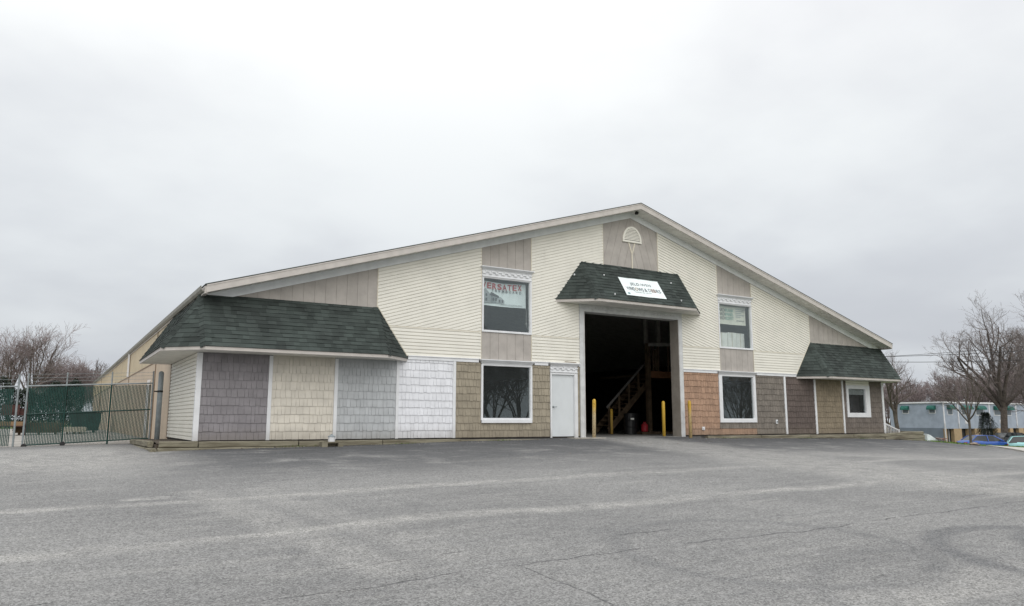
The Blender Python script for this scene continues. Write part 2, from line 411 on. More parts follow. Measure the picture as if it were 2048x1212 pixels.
# --- cream corner strips and divider strips
for s in (-1, 1):
    for x, z0, z1 in ((10.04, 3.95, fz(10.04)), (6.44, BT, fz(6.44)), (4.46, BT, fz(4.46)), (1.34, 6.2, fz(1.34))):
        MB().box(s*x-.022, s*x+.022, -.03, -.0005, z0, z1-.01).build('siding_trim', cream_trim, B)
    for a, b in ((6.462, 9.67), (2.47, 4.438)): MB().box(min(s*a, s*b), max(s*a, s*b), -.028, -.0005, DIV-.03, DIV+.012).build('siding_trim', cream_trim, B)
    MB().obox((s*10.045, -.018, 3.98), (s*9.03, -.018, 2.5), .02, .05, (0, -1, 0)).build('siding_trim', cream_trim, B)

# --- lower storey shake panels
def panel(kind, rects):
    mb = MB()
    for r in rects: shakes(mb, *r, RNG)
    return mb.build('shake_panel', SH[kind], B)
TOP = 2.40
panel('mauve', [(-14.95, -13.19, 0, 2.345)]); panel('beige', [(-13.09, -11.30, 0, 2.345)]); panel('bluegrey', [(-11.20, -9.37, 0, 2.345)])
panel('white', [(-9.28, -7.44, 0, TOP)])
panel('khaki', [(-7.34, -6.42, 0, TOP), (-6.42, -4.45, 0, .45), (-4.45, -3.72, 0, TOP), (-2.56, -2.46, 0, TOP)])
panel('orange', [(2.46, 4.35, 0, TOP), (4.35, 6.45, -.005, .2325)])
panel('taupe', [(4.35, 6.45, .2335, .47), (6.45, 8.19, 0.01, TOP)])
panel('brown', [(8.30, 10.13, 0, TOP)]); panel('olive', [(10.24, 12.03, 0, 2.345)])
panel('brgrey', [(12.13, 12.33, 0, 2.345), (12.33, 14.03, 0, .70), (14.03, 14.95, 0, 2.345)])
# --- white vertical battens, corner posts and the band course
for a, b, t in ((-13.19, -13.09, 2.33), (-11.30, -11.20, 2.33), (-9.37, -9.28, TOP), (-7.44, -7.34, TOP), (8.19, 8.30, TOP), (10.13, 10.24, 2.33), (12.03, 12.13, 2.33)):
    bt = MB().box(a, b, -.042, 0, -.012, t)
    if a == 10.13: bt.box(10.10, 10.20, -.055, -.043, -.03, .14)
    bt.build('batten', white, B)
for s in (-1, 1):
    c = MB(); c.box(min(s*14.95, s*15.085), max(s*14.95, s*15.085), -.045, 0, -.012, 2.33); c.box(min(s*15.055, s*15.085), max(s*15.055, s*15.085), .0005, .07, -.012, 2.33)
    c.build('corner_post', white, B)
for a, b in ((-9.0, -6.52), (-4.36, -3.80), (-2.50, -2.462), (2.462, 4.28), (6.53, 9.0)):
    MB().box(a, b, -.05, 0, 2.402, 2.50).box(a, b, -.075, 0, 2.501, 2.525).build('band_course', white, B)
# skirt strip under the siding
MB().box(-15.05, -2.47, -.008, 0, -.06, -.004).box(2.47, 15.05, -.008, 0, -.06, -.004).build('sill_plate', sheath, B)
# side corner strips behind the siding return
MB().box(-15.09, -15.052, 5.225, 5.29, -.03, 3.5).build('side_corner_strip', trim_brown, B)

# --- cornices and dentil friezes
def cornice(mb, x0, x1, z0, z1, d0=.045, d1=.14, fl=.07):
    hh = z1-.028
    prof = [(0, d0), (.25, d0+.012), (.55, (d0+d1)/2), (.85, d1-.012), (1, d1)]
    for (ta, da), (tb, db) in zip(prof, prof[1:]):
        za, zb = z0+(hh-z0)*ta, z0+(hh-z0)*tb; fa, fb = fl*ta, fl*tb
        mb.hexa([(x0-fa, -da, za), (x1+fa, -da, za), (x1+fa, 0, za), (x0-fa, 0, za), (x0-fb, -db, zb), (x1+fb, -db, zb), (x1+fb, 0, zb), (x0-fb, 0, zb)])
    mb.box(x0-fl-.012, x1+fl+.012, -d1-.014, 0, hh+.0005, z1)
def dentils(mb, x0, x1, z0, z1, n, d=.038):
    mb.box(x0, x1, -.035, 0, z0, z1); w = (x1-x0)/n; hh = z1-z0
    for k in range(n):
        a = x0+k*w
        mb.box(a+.02*w, a+.52*w, -.035-d, -.0355, z0+hh*.46, z0+hh*.72)
        mb.box(a+.40*w, min(x1, a+1.0*w), -.035-d, -.0355, z0+hh*.72+.001, z0+hh*.93)
    mb.box(x0, x1, -.035-d, -.0355, z0+.004, z0+hh*.14)
# --- picture windows
def window(gx0, gx1, gz0, gz1, f, sill=None, corn=None, dent=None, name='window', blind=False):
    ox0, ox1, oz0, oz1 = f
    fr = MB(); y0, y1 = -.05, .06
    fr.box(ox0, ox1, y0, y1, oz0, gz0); fr.box(ox0, ox1, y0, y1, gz1, oz1); fr.box(ox0, gx0, y0, y1, gz0, gz1); fr.box(gx1, ox1, y0, y1, gz0, gz1)
    i = .014                                        # inner bead
    fr.box(gx0, gx1, -.02, y1, gz0, gz0+i); fr.box(gx0, gx1, -.02, y1, gz1-i, gz1); fr.box(gx0, gx0+i, -.02, y1, gz0+i, gz1-i); fr.box(gx1-i, gx1, -.02, y1, gz0+i, gz1-i)
    w = fr.build(name, white, B)
    MB().box(gx0+i-.003, gx1-i+.003, .02, .026, gz0+i-.003, gz1-i+.003).build('pane', glass, w)
    if sill: MB().box(sill[0], sill[1], -.075, 0, sill[2], sill[3]).build('sill', white, w)
    if corn: m_ = MB(); cornice(m_, *corn); m_.build('cornice', white, w)
    if dent: m_ = MB(); dentils(m_, *dent); m_.build('dentil_board', white, w)
    if blind:
        MB().box(gx0+.03, gx1-.03, .06, .065, gz1-.27, gz1-.02).build('roller_blind', mat('blind_cloth', (.30, .31, .31), .8), w)
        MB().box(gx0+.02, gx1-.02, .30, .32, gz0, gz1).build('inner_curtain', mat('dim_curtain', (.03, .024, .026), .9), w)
    return w
window(-6.35, -4.53, 3.48, 5.24, (-6.41, -4.47, 3.425, 5.27), corn=(-6.39, -4.49, 5.50, 5.62), dent=(-6.41, -4.47, 5.272, 5.498, 8))
window(-6.35, -4.515, .60, 2.32, (-6.42, -4.455, .54, 2.355), sill=(-6.40, -4.475, .455, .538), corn=(-6.40, -4.475, 2.36, 2.51))
window(4.53, 6.35, 3.48, 5.24, (4.47, 6.41, 3.425, 5.27), corn=(4.49, 6.39, 5.50, 5.62), dent=(4.47, 6.41, 5.272, 5.498, 8))
window(4.53, 6.32, .61, 2.31, (4.355, 6.445, .47, 2.355), corn=(4.375, 6.425, 2.36, 2.51))
window(12.48, 13.72, .885, 1.99, (12.33, 14.03, .70, 2.138), blind=True)
# --- man door
dr = MB(); dr.box(-3.655, -2.715, .02, .065, -.035, 2.11); door = dr.build('door', door_m, B)
hd = MB(); hd.tube([(-3.57, .02, 1.0), (-3.57, -.05, 1.0)], .018, 8); hd.tube([(-3.57, -.05, 1.0), (-3.46, -.055, 1.0)], .012, 8); hd.lathe([(.035, .0), (.035, .012)], (-3.57, .006, 1.0), 10, axis='y')
hd.build('handle', steel, door)
fr = MB(); fr.box(-3.715, -3.655, -.045, .1, -.05, 2.18); fr.box(-2.715, -2.565, -.045, .1, -.05, 2.18); fr.box(-3.655, -2.715, -.045, .1, 2.11, 2.18)
fr.box(-2.70, -2.66, -.062, -.046, -.05, 2.16); fr.box(-3.655, -2.715, .0, .1, -.06, -.036)
dentils(fr, -3.715, -2.565, 2.182, 2.375, 5); cornice(fr, -3.69, -2.59, 2.377, 2.515)
fr.build('door_casing', white, B)
MB().tube([(-3.14, -.1, 2.56), (-2.66, -.1, 2.545)], .012, 6).build('metal_rod', trim_brown, B)
# --- loading door surround
ld = MB()
for s in (-1, 1):
    ld.box(min(s*2.252, s*2.455), max(s*2.252, s*2.455), -.055, 0, -.07, 4.42)
    MB().box(min(s*2.25, s*2.235), max(s*2.25, s*2.235), -.052, .40, -.07, 4.42).build('door_jamb', mat('taupe_jamb', srgb(150, 143, 134), .7, .06, dirt=.2), B)
    ld.box(min(s*2.262, s*2.30), max(s*2.262, s*2.30), -.068, -.056, -.07, 4.40)
ld.box(-2.455, 2.455, -.055, 0, 4.421, 4.655); ld.box(-2.235, 2.235, -.052, .40, 4.405, 4.4205)
for k in range(15):
    x = -2.3+k*4.6/14; ld.box(x-.10, x+.06, -.075, -.056, 4.53, 4.60); ld.box(x+.03, x+.09, -.085, -.0755, 4.50, 4.57)
ld.build('loading_door_frame', mat('grey_white_trim', srgb(205, 206, 206), .5, .05, dirt=.22), B)
# --- gable vent and its Y-shaped strips
gv = MB(); cx, zb, R = .05, 7.21, .46
arc = lambda r, zz, n=20: [(cx+r*math.cos(PI*k/n), zz+r*1.22*math.sin(PI*k/n)) for k in range(n+1)]
o_, i_ = arc(R, zb+.06), arc(R-.085, zb+.085)
for k in range(20):
    q = [o_[k], o_[k+1], i_[k+1], i_[k]]
    gv.prism(q, -.065, -.015)
gv.box(cx-R, cx+R, -.065, -.015, zb, zb+.075)
gv.prism(arc(R-.09, zb+.08), -.03, -.016, 1)
for k in range(8):
    z = zb+.10+k*.055; t = (z+.02-zb-.085)/((R-.085)*1.22)
    if t < .97:
        wd = (R-.085)*math.sqrt(1-t*t)*.98
        gv.hexa([(cx-wd, -.058, z), (cx+wd, -.058, z), (cx+wd, -.05, z), (cx-wd, -.05, z), (cx-wd, -.044, z+.043), (cx+wd, -.044, z+.043), (cx+wd, -.036, z+.043), (cx-wd, -.036, z+.043)])
gv.build('gable_vent', [cream, sheath], B)
ys = MB(); ys.obox((cx-.15, -.03, zb-.002), (cx+.0, -.03, 6.80), .03, .055, (0, -1, 0)) if False else None
for a, b in (((cx-.15, zb-.002), (cx-.014, 6.79)), ((cx+.15, zb-.002), (cx+.014, 6.79)), ((cx, 6.80), (cx, 6.22))):
    ys.obox((a[0], -.024, a[1]), (b[0], -.024, b[1]), .05, .018, (0, -1, 0))
ys.build('vent_strip', cream_trim, B)
# --- outlets
def outlet(x, z, w, hh):
    e = MB().box(x-w, x+w, -.05, -.02, z-hh, z+hh).build('outlet_plate', white, B)
    MB().box(x-w*.45, x+w*.45, -.075, -.051, z-hh*.55, z+hh*.35).build('outlet_cover', steel if w < .06 else white, e)
outlet(3.42, .24, .065, .065); outlet(7.63, .5, .055, .085)

# --- shingled canopies
def lerp(a, b, t): return tuple(a[i]+(b[i]-a[i])*t for i in range(3))
def shingle_face(mb, ea, eb, tb, ta, rng, expo=.142, over=.03):
    """courses of laminated shingles on the face eave(ea->eb) to top(ta->tb)"""
    ea, eb, tb, ta = map(Vector, (ea, eb, tb, ta))
    ud = (eb-ea).normalized(); hv = ((ta+tb)/2-(ea+eb)/2); hv = hv-ud*hv.dot(ud); L = hv.length; vd = hv/L; nn = ud.cross(vd).normalized()
    if nn.y > 0 and abs(nn.y) > .2: nn = -nn
    if nn.z < 0: nn = -nn
    def edges(v):
        t = v/L; return (ea+(ta-ea)*t-ea).dot(ud), (eb+(tb-eb)*t-ea).dot(ud)
    mb.face([ea-vd*over*.4, eb-vd*over*.4, tb, ta] if (tb-ta).length > .01 else [ea-vd*over*.4, eb-vd*over*.4, ta], 0, .3)
    pt = lambda u, v, d: ea+ud*u+vd*v+nn*d
    v = -over; k = 0
    while v < L-.01:
        v1 = min(L, v+expo+.012); l0, r0 = edges(max(v, 0)); l1, r1 = edges(v1); u = min(l0, l1)-rng.random()*.25
        while u < max(r0, r1):
            w = rng.uniform(.14, .34); dep = rng.choice((.015, .015, .024))
            a0, b0 = max(u, l0), min(u+w, r0); a1, b1 = max(u, l1), min(u+w, r1); u += w
            if b0 <= a0 and b1 <= a1: continue
            b0 = max(a0, b0); b1 = max(a1, b1)
            q = [pt(a0, v, dep), pt(b0, v, dep), pt(b1, v1, .003), pt(a1, v1, .003)]
            var = rng.random(); mb.face(q, 0, var); mb.face([pt(a0, v, 0), pt(b0, v, 0), q[1], q[0]], 0, var*.5)
            mb.face([pt(a0, v, 0), q[0], q[3], pt(a1, v1, 0)], 0, var*.5); mb.face([pt(b0, v, 0), q[1], q[2], pt(b1, v1, 0)], 0, var*.5)
        v += expo; k += 1
def hip_cap(mb, a, b, n1, n2, rng, expo=.14, wd=.15):
    a, b = Vector(a), Vector(b); d = (b-a).normalized(); L = (b-a).length; n1, n2 = Vector(n1).normalized(), Vector(n2).normalized()
    s1 = d.cross(n1).normalized(); s2 = -d.cross(n2).normalized(); nm = (n1+n2).normalized(); v = -.03
    while v < L-.05:
        v1 = min(v+expo+.03, L); o0, o1 = .030, .016; var = rng.random()
        p0, p1 = a+d*v+nm*o0, a+d*v1+nm*o1
        for sd, nn in ((s1, n1), (s2, n2)):
            q0, q1 = a+d*v+sd*wd+nn*.020, a+d*v1+sd*wd+nn*.008
            mb.face([p0, q0, q1, p1], 0, var); mb.face([p0, q0, q0-nn*.014, p0-nm*.014], 0, var*.4); mb.face([q0, q1, q1-nn*.012, q0-nn*.012], 0, var*.4)
        v += expo
def nrm(p, q, r):
    n = (Vector(q)-Vector(p)).cross(Vector(r)-Vector(p)).normalized(); return n if n.z > 0 else -n
def canopy(faces, hips, eave, soffit_poly, ze, zs, fh=.115):
    """eave: polyline of (x, y) round the outer edge; fascia boards and soffit hang under it"""
    rng = random.Random(len(faces)*17+int(abs(eave[0][0])*10)); mb = MB()
    for f in faces: shingle_face(mb, *f, rng)
    c = mb.build('awning_roof', shingle, B, recalc=False)
    for a, b, n1, n2 in hips: hm = MB(); hip_cap(hm, a, b, n1, n2, rng); hm.build('hip_cap', shingle, c, recalc=False)
    fm = MB(); zt = ze-.012
    cxm = sum(p[0] for p in soffit_poly)/len(soffit_poly); cym = sum(p[1] for p in soffit_poly)/len(soffit_poly)
    off = []                                         # mitred inner line
    for i, p in enumerate(eave):
        dirs = []
        if i: a = Vector((p[0]-eave[i-1][0], p[1]-eave[i-1][1])).normalized(); dirs.append(a)
        if i < len(eave)-1: a = Vector((eave[i+1][0]-p[0], eave[i+1][1]-p[1])).normalized(); dirs.append(a)
        ns = [Vector((-d.y, d.x)) for d in dirs]; n = sum(ns, Vector((0, 0))).normalized(); k = 1/max(.4, n.dot(ns[0])); off.append((p[0]+n.x*.025*k, p[1]+n.y*.025*k))
    for i in range(len(eave)-1):
        (xa, ya), (xb, yb) = eave[i], eave[i+1]; (xc, yc), (xd, yd) = off[i], off[i+1]
        fm.hexa([(xa, ya, zs-.01), (xb, yb, zs-.01), (xd, yd, zs-.01), (xc, yc, zs-.01), (xa, ya, zt), (xb, yb, zt), (xd, yd, zt), (xc, yc, zt)])
    fm.build('fascia', fascia_m, c)
    sm_ = MB(); n = len(soffit_poly)
    sm_.face([(x, y, zs) for x, y in soffit_poly]); sm_.face([(x, y, zs+.02) for x, y in soffit_poly])
    sm_.build('soffit', soffit_m, c)
    return c
ze, zs, zt = 2.45, 2.345, 3.95
def big_canopy(s, yf):
    p1, p2, p3, p4, p5 = (s*9.0, 0), (s*10.05, yf), (s*15.05, yf), (s*16.0, 0), (s*16.0, 5.6)
    T1, T2, T3 = (s*10.03, 0, zt), (s*15.05, -.001, zt), (s*15.05, 5.6, zt)
    e = lambda p: (p[0], p[1], ze)
    faces = [(e(p3), e(p2), T1, T2), (e(p2), e(p1), T1, T1), (e(p4), e(p3), T2, T2), (e(p5), e(p4), T2, T3)]
    nF = nrm(e(p3), e(p2), T1); nE = nrm(e(p2), e(p1), T1); nC = nrm(e(p4), e(p3), T2); nS = nrm(e(p5), e(p4), T2)
    d = 1 if s < 0 else 0
    def hp(a, b, n1, n2): return (a, b, n1, n2)
    def fix(a, b, n1, n2):                            # order the two slopes so the cap folds outward
        dd = (Vector(b)-Vector(a)).normalized(); side = dd.cross(Vector(n1)); return (a, b, n1, n2) if side.dot(Vector(n1)-Vector(n2)) > 0 else (a, b, n2, n1)
    hips = [fix(e(p2), T1, nF, nE), fix(e(p3), T2, nF, nC), fix(e(p4), T2, nC, nS)]
    line = [p5, p4, p3, p2, p1] if s < 0 else [p1, p2, p3, p4, p5]
    if s > 0: line = line
    return canopy(faces, hips, line, [(s*15.055, 5.6), p5, p4, p3, p2, p1], ze, zs)
big_canopy(-1, -1.0); big_canopy(1, -.95)
def centre_canopy():
    z0, z1 = 4.77, 6.25
    p = [(-3.48, 0), (-2.32, -1.0), (2.32, -1.0), (3.48, 0)]; e = lambda q: (q[0], q[1], z0); TL, TR = (-2.32, 0, z1), (2.32, 0, z1)
    faces = [(e(p[1]), e(p[2]), TR, TL), (e(p[0]), e(p[1]), TL, TL), (e(p[2]), e(p[3]), TR, TR)]
    nF = nrm(e(p[1]), e(p[2]), TR); nL = nrm(e(p[0]), e(p[1]), TL); nR = nrm(e(p[2]), e(p[3]), TR)
    def fix(a, b, n1, n2):
        dd = (Vector(b)-Vector(a)).normalized(); side = dd.cross(Vector(n1)); return (a, b, n1, n2) if side.dot(Vector(n1)-Vector(n2)) > 0 else (a, b, n2, n1)
    c = canopy(faces, [fix(e(p[1]), TL, nF, nL), fix(e(p[2]), TR, nF, nR)], p, p, z0, 4.662)
    for x, y, z in ((-2.95, -.43, 5.61), (-1.57, -.34, 5.745), (1.66, -.34, 5.755), (1.69, -.84, 5.01), (-1.5, -.86, 4.98)):
        k = MB(); k.box(x-.02, x+.02, y-.035, y-.01, z-.03, z+.03); k.box(x-.012, x+.012, y-.05, y-.036, z-.012, z+.012); k.build('lamp_bracket', white, c)
centre_canopy()

# --- metal clad long side wall, left
ms = MB(); y = 5.3
while y < Y1: ms.box(-15.062, -15.051, y, min(Y1, y+.285), 2.75, 4.0, 0, random.random()); ms.box(-15.070, -15.0625, y+.12, y+.165, 2.75, 3.98); y += .30
ms.box(-15.060, -15.051, 5.3, Y1, -.25, 2.70, 1)
ms.build('side_cladding', [metal_beige, metal_tan], B)
lm = MB(); lm.box(-15.078, -15.051, 5.3, Y1, 2.701, 2.749)
for y in (9.9, 21.8, 35.2, 48.5): lm.box(-15.085, -15.0635, y, y+.09, -.2, 2.70); lm.box(-15.09, -15.0705, y, y+.09, 2.75, 3.92)
lm.build('side_trim', trim_brown, B)
for y, z0, z1 in ((22.05, 2.72, 3.9), (11.5, -.15, 2.05)):
    ds = MB(); ds.box(-15.165, -15.085, y, y+.10, z0, z1); ds.box(-15.165, -15.05, y, y+.10, z1+.001, z1+.06); ds.build('downspout', white, B)

# ================================================================== sign and banners
sg = thing('sign_board', 'white sheet sign with faint grey lettering on the green shingle canopy over the loading door', 'sign')
sn = Vector((0, -1.48, 1)).normalized(); su = Vector((0, 1, 1.48)).normalized(); so = Vector((-.95, -.86, 4.977))+sn*.035
def spt(a, b, d=0): return so+Vector((1, 0, 0))*a+su*b+sn*d
Ls = 1.89; Hs = .89
b_ = MB()
for i in range(12):
    for j in range(5):
        w = lambda u, v: .006*math.sin(u*9+v*3)+.003*math.sin(u*21)
        q = [(i/12, j/5), ((i+1)/12, j/5), ((i+1)/12, (j+1)/5), (i/12, (j+1)/5)]
        b_.face([spt(u*Ls, v*Hs, w(u, v)) for u, v in q])
ob_ = b_.build('sheet', paper, sg, recalc=False); sd = ob_.modifiers.new('thick', 'SOLIDIFY'); sd.thickness = .008; sd.offset = -1
R_ = (1, 0, 0); lgrey2 = mat('mid_ink', (.22, .24, .26), .6)
text_mesh('lettering', 'JELD-WEN', .98, .165, spt(.42, .50, .012), R_, su, lgrey2, sg, space=1.1)
for body, a, w, m_ in (('WIND', .13, .40, lgrey2), ('O', .545, .12, mat('tan_ink', (.48, .36, .27), .6)), ('WS', .68, .25, lgrey2), ('&', .99, .11, lgrey2), ('D', 1.17, .105, lgrey2), ('RS', 1.55, .22, lgrey2)):
    text_mesh('lettering', body, w, .165, spt(a, .265, .012), R_, su, m_, sg)
for a in (1.30, 1.42):
    k = MB(); k.face([spt(a, .265, .013), spt(a+.09, .265, .013), spt(a+.09, .43, .013), spt(a, .43, .013)]); k.face([spt(a+.02, .28, .015), spt(a+.07, .28, .015), spt(a+.07, .41, .015), spt(a+.02, .41, .015)], 1)
    k.build('door_emblem', [mat('brown_ink', (.30, .12, .06), .6), lgrey_ink], sg, recalc=False)
k = MB(); k.face([spt(.09, .06, .012), spt(.19, .06, .012), spt(.19, .13, .012), spt(.09, .13, .012)]); k.build('corner_mark', mat('teal_grey_ink', (.15, .3, .34), .6), sg, recalc=False)
text_mesh('lettering', 'Reliability for real life', .80, .05, spt(.45, .165, .012), R_, su, lgrey_ink, sg)

def cloth(x0, x1, ztop, zbot, y, sagt=.05, n=16):
    mb = MB()
    top = lambda t: ztop-sagt*math.sin(PI*t); bot = lambda t: zbot-sagt*.35*math.sin(PI*t)
    yy = lambda t, v: y+.012*math.sin(t*13+v*2)+.008*math.sin(t*29)
    for i in range(n):
        for j in range(6):
            q = []
            for a, b in ((i, j), (i+1, j), (i+1, j+1), (i, j+1)):
                t, v = a/n, b/6; q.append((x0+(x1-x0)*t, yy(t, v), bot(t)+(top(t)-bot(t))*v))
            mb.face(q)
    return mb
bn = thing('banner', 'white banner with red capitals and a grey house drawing behind the upper left window', 'banner')
o = cloth(-6.40, -4.56, 5.20, 4.36, .20).build('cloth', paper, bn, recalc=False, smooth=False)
X_, Z_ = (1, 0, 0), (0, 0, 1)
lw = 1.60/8; heights = [5.17-.045*math.sin(PI*(k+.5)/8) for k in range(8)]
for k, ch in enumerate('VERSATEX'):
    text_mesh('lettering', ch, lw*.80, .20, (-6.31+k*lw, .165, heights[k]-.215), X_, Z_, red_ink, bn, bold=.02)
for k, ch in enumerate('TRIMBOARD'):
    text_mesh('lettering', ch, .03 if ch == 'I' else .075, .085, (-5.93+k*.136, .168, 4.825), X_, Z_, grey_ink, bn, bold=.01)
text_mesh('lettering', 'www.versatex.com', .84, .045, (-5.57, .168, 4.40), X_, Z_, lgrey_ink, bn)
hs = MB(); yq = .172
hs.face([(-6.36, yq, 4.44), (-5.98, yq, 4.44), (-5.98, yq, 4.74), (-6.17, yq, 4.93), (-6.36, yq, 4.78)], 0)
hs.face([(-5.975, yq, 4.44), (-5.62, yq, 4.44), (-5.62, yq, 4.60), (-5.975, yq, 4.70)], 1); hs.face([(-6.02, yq-.002, 4.71), (-5.60, yq-.002, 4.61), (-5.66, yq-.002, 4.70), (-5.95, yq-.002, 4.82)], 2)
hs.face([(-5.75, yq-.003, 4.44), (-5.44, yq-.003, 4.44), (-5.44, yq-.003, 4.55), (-5.59, yq-.003, 4.68), (-5.75, yq-.003, 4.55)], 0)
for x, z in ((-6.30, 4.5), (-6.17, 4.5), (-6.30, 4.66), (-6.17, 4.66), (-5.90, 4.52), (-5.80, 4.52), (-5.66, 4.47), (-5.55, 4.47)):
    hs.face([(x, yq-.005, z), (x+.07, yq-.005, z), (x+.07, yq-.005, z+.10), (x, yq-.005, z+.10)], 2)
hs.build('house_drawing', [lgrey_ink, mat('mid_grey_ink', (.3, .33, .34), .6), grey_ink], bn, recalc=False)
cd = MB(); cd.tube([(-4.57, .2, 4.36), (-4.53, .2, 4.25), (-4.55, .2, 4.0), (-4.54, .2, 3.85), (-4.50, .2, 3.66)], .006, 5); cd.tube([(-4.60, .2, 3.80), (-4.54, .19, 3.86), (-4.50, .2, 3.78)], .008, 5)
cd.build('cord', card, bn)

b2 = thing('banner', 'pale greenish banner with three lines of dark and green capitals behind the upper right window', 'banner')
cloth(4.56, 6.30, 5.23, 4.46, .20, .02).build('cloth', paper_g, b2, recalc=False)
for r, (a, b) in enumerate((('HARDI', 'PLANK'), ('HARDI', 'PANEL'), ('HARDI', 'SOFFIT'))):
    z = 4.97-r*.165
    text_mesh('lettering', a, .46, .125, (4.62, .165, z), X_, Z_, grey_ink, b2); text_mesh('lettering', b, .46, .125, (5.10, .165, z), X_, Z_, teal_ink, b2)
for r, (w, z) in enumerate(((.55, 5.10), (.5, 5.02), (.34, 4.94), (.52, 4.86), (.3, 4.78))):
    text_mesh('lettering', ('Siding and trim', 'Fibre cement', 'Lap boards', 'Made to last', 'Painted')[r] if False else '\u2013'*9, w, .028, (5.68, .165, z), X_, Z_, lgrey_ink, b2)
text_mesh('lettering', 'JamesHardie', .46, .07, (5.72, .165, 4.60), X_, Z_, grey_ink, b2)
for i, (xa, xb, zz, y0) in enumerate(((4.62, 5.30, 4.12, .30), (5.34, 5.84, 4.15, .32), (5.86, 6.32, 4.14, .33))):
    t = tag(MB().box(xa, xb, y0, y0+.45, 3.50, zz).build('carton', card, bevel=.006), ('leftmost white carton standing on the ledge inside the upper right window', 'middle white carton on the ledge inside the upper right window', 'rightmost white carton on the ledge inside the upper right window')[i], 'box', 'cartons behind the upper right window')
    MB().box((xa+xb)/2-.03, (xa+xb)/2+.03, y0-.001, y0+.449, 3.501, zz+.001).build('tape', mat('carton_tape', srgb(205, 200, 188), .4), t)
lg = MB().box(4.4, 6.5, .16, .95, 3.44, 3.495).build('window_ledge', plank, B)

# ================================================================== yard: bollards, pipe, gate, timbers
def bollard_mesh(): return MB().lathe([(.062, -.15), (.062, 1.27), (.056, 1.31), (.038, 1.335), (.012, 1.345), (.0, 1.346)], n=16)
for x, y, hgt, wear, lab, tilt in ((-2.17, -.42, 1.36, 1.0, 'yellow steel bollard with flaking paint at the left jamb of the loading door', .02), (2.9, 5.0, 1.10, .25, 'dim yellow bollard deep inside the dark loading door, beside the stair', 0),
                                   (1.69, .30, 1.33, .05, 'clean bright yellow bollard just inside the right jamb of the loading door', 0), (2.36, -.42, 1.40, .7, 'rusty yellow bollard in front of the orange brown shakes', -.01)):
    o = bollard_mesh().build('bollard', yellow, smooth=True); o.location = (x, y, max(h(x, y), -.05 if y > 0 else -9)); o.scale = (1, 1, hgt/1.346); o.rotation_euler = (0, tilt, 0); o['wear'] = wear
    tag(o, lab, 'bollard', 'yellow bollards at the loading door')
pp = thing('pipe_post', 'stout grey steel pipe post with a clamp band beside the left corner siding', 'post', None, (-15.42, 4.75, -.2))
MB().lathe([(.078, 0), (.078, 2.20), (.07, 2.24), (.03, 2.27), (0, 2.275)], n=18).build('pipe', steel_dk, pp, smooth=True)
ck = MB(); ck.lathe([(.083, 1.60), (.088, 1.61), (.088, 1.65), (.083, 1.66)], n=18); ck.box(-.17, -.07, -.03, .03, 1.61, 1.65); ck.build('clamp_band', black_m, pp)
GY = 6.2; gx = [-19.02, -17.98, -16.72, -15.50]; gz = lambda x: -.10+(x+15.5)*.052
def slat_mesh(mb, x0, x1, zb, zt, y):
    """woven privacy mesh: narrow upright slats with a diagonal wire lattice in front"""
    x = x0+.03
    while x < x1-.03:
        zz0, zz1 = zb(x)+.05, zt(x)-.05; n = 2
        mb.box(x, x+.0255, y, y+.006, zz0, zz1, 0, random.random()); x += .042
    s = .11; zt0 = max(zt(x0), zt(x1)); zb0 = min(zb(x0), zb(x1)); k = x0-(zt0-zb0)
    while k < x1:                                     # diagonals one way and the other
        for sg_ in (1, -1):
            pts = []
            a = max(x0, k); b = min(x1, k+(zt0-zb0))
            if b-a < .05: continue
            za, zc = zb0+(a-k), zb0+(b-k)
            if sg_ < 0: za, zc = zt0-(a-k), zt0-(b-k)
            mb.obox((a, y-.006, za), (b, y-.006, zc), .003, .003, (0, 1, 0), 1)
        k += s
def top_(x): return gz(x)+1.85
g = thing('chain_link_gate', 'green slatted chain link double gate with barbed wire on its extension posts', 'gate')
for a, b in zip(gx, gx[1:]):
    m_ = MB(); slat_mesh(m_, a+.02, b-.02, gz, top_, GY); m_.build('mesh_panel', [green_vinyl, green_dark], g)
fm = MB()
for z in (lambda x: gz(x)+.04, lambda x: gz(x)+.98): fm.tube([(gx[0], GY-.02, z(gx[0])), (gx[3], GY-.02, z(gx[3]))], .02, 8)
fm.build('rail', green_dark, g)
MB().tube([(gx[0], GY-.02, top_(gx[0])), (gx[3], GY-.02, top_(gx[3]))], .024, 8).build('top_rail', steel, g)
for i, x in enumerate(gx):
    pm = MB(); r = .029; pm.tube([(x, GY-.02, gz(x)-.12), (x, GY-.02, top_(x)-.03)], r, 10, 0 if 0 < i < 3 else 1); pm.tube([(x, GY-.02, top_(x)-.03), (x, GY-.02, top_(x)+.40)], r*.8, 10, 1); pm.build('post', [green_dark, steel], g)
wm = MB()
for dz in (.14, .25, .36):
    wm.tube([(gx[0], GY-.05, top_(gx[0])+dz), (gx[1], GY-.05, top_(gx[1])+dz-.01), (gx[2], GY-.05, top_(gx[2])+dz-.01), (gx[3], GY-.05, top_(gx[3])+dz)], .004, 4)
    x = gx[0]+.1
    while x < gx[3]: wm.obox((x-.012, GY-.05, top_(x)+dz-.018), (x+.012, GY-.05, top_(x)+dz+.014), .004, .004, (0, 1, 0)); x += .13
wm.build('barbed_wire', steel, g)
for x in (gx[0]+.02, gx[1]): MB().lathe([(.06, -.02), (.075, -.015), (.075, .015), (.06, .02)], (x+.02, GY-.08, gz(x)+.02), 14, axis='y').build('wheel', black_m, g)
f2 = thing('chain_link_fence', 'green slatted fence bay left of the gate with grey posts', 'fence')
m_ = MB(); slat_mesh(m_, -23.0, -19.36, gz, lambda x: top_(x)-.02, GY); m_.build('mesh_panel', [green_vinyl, green_dark], f2)
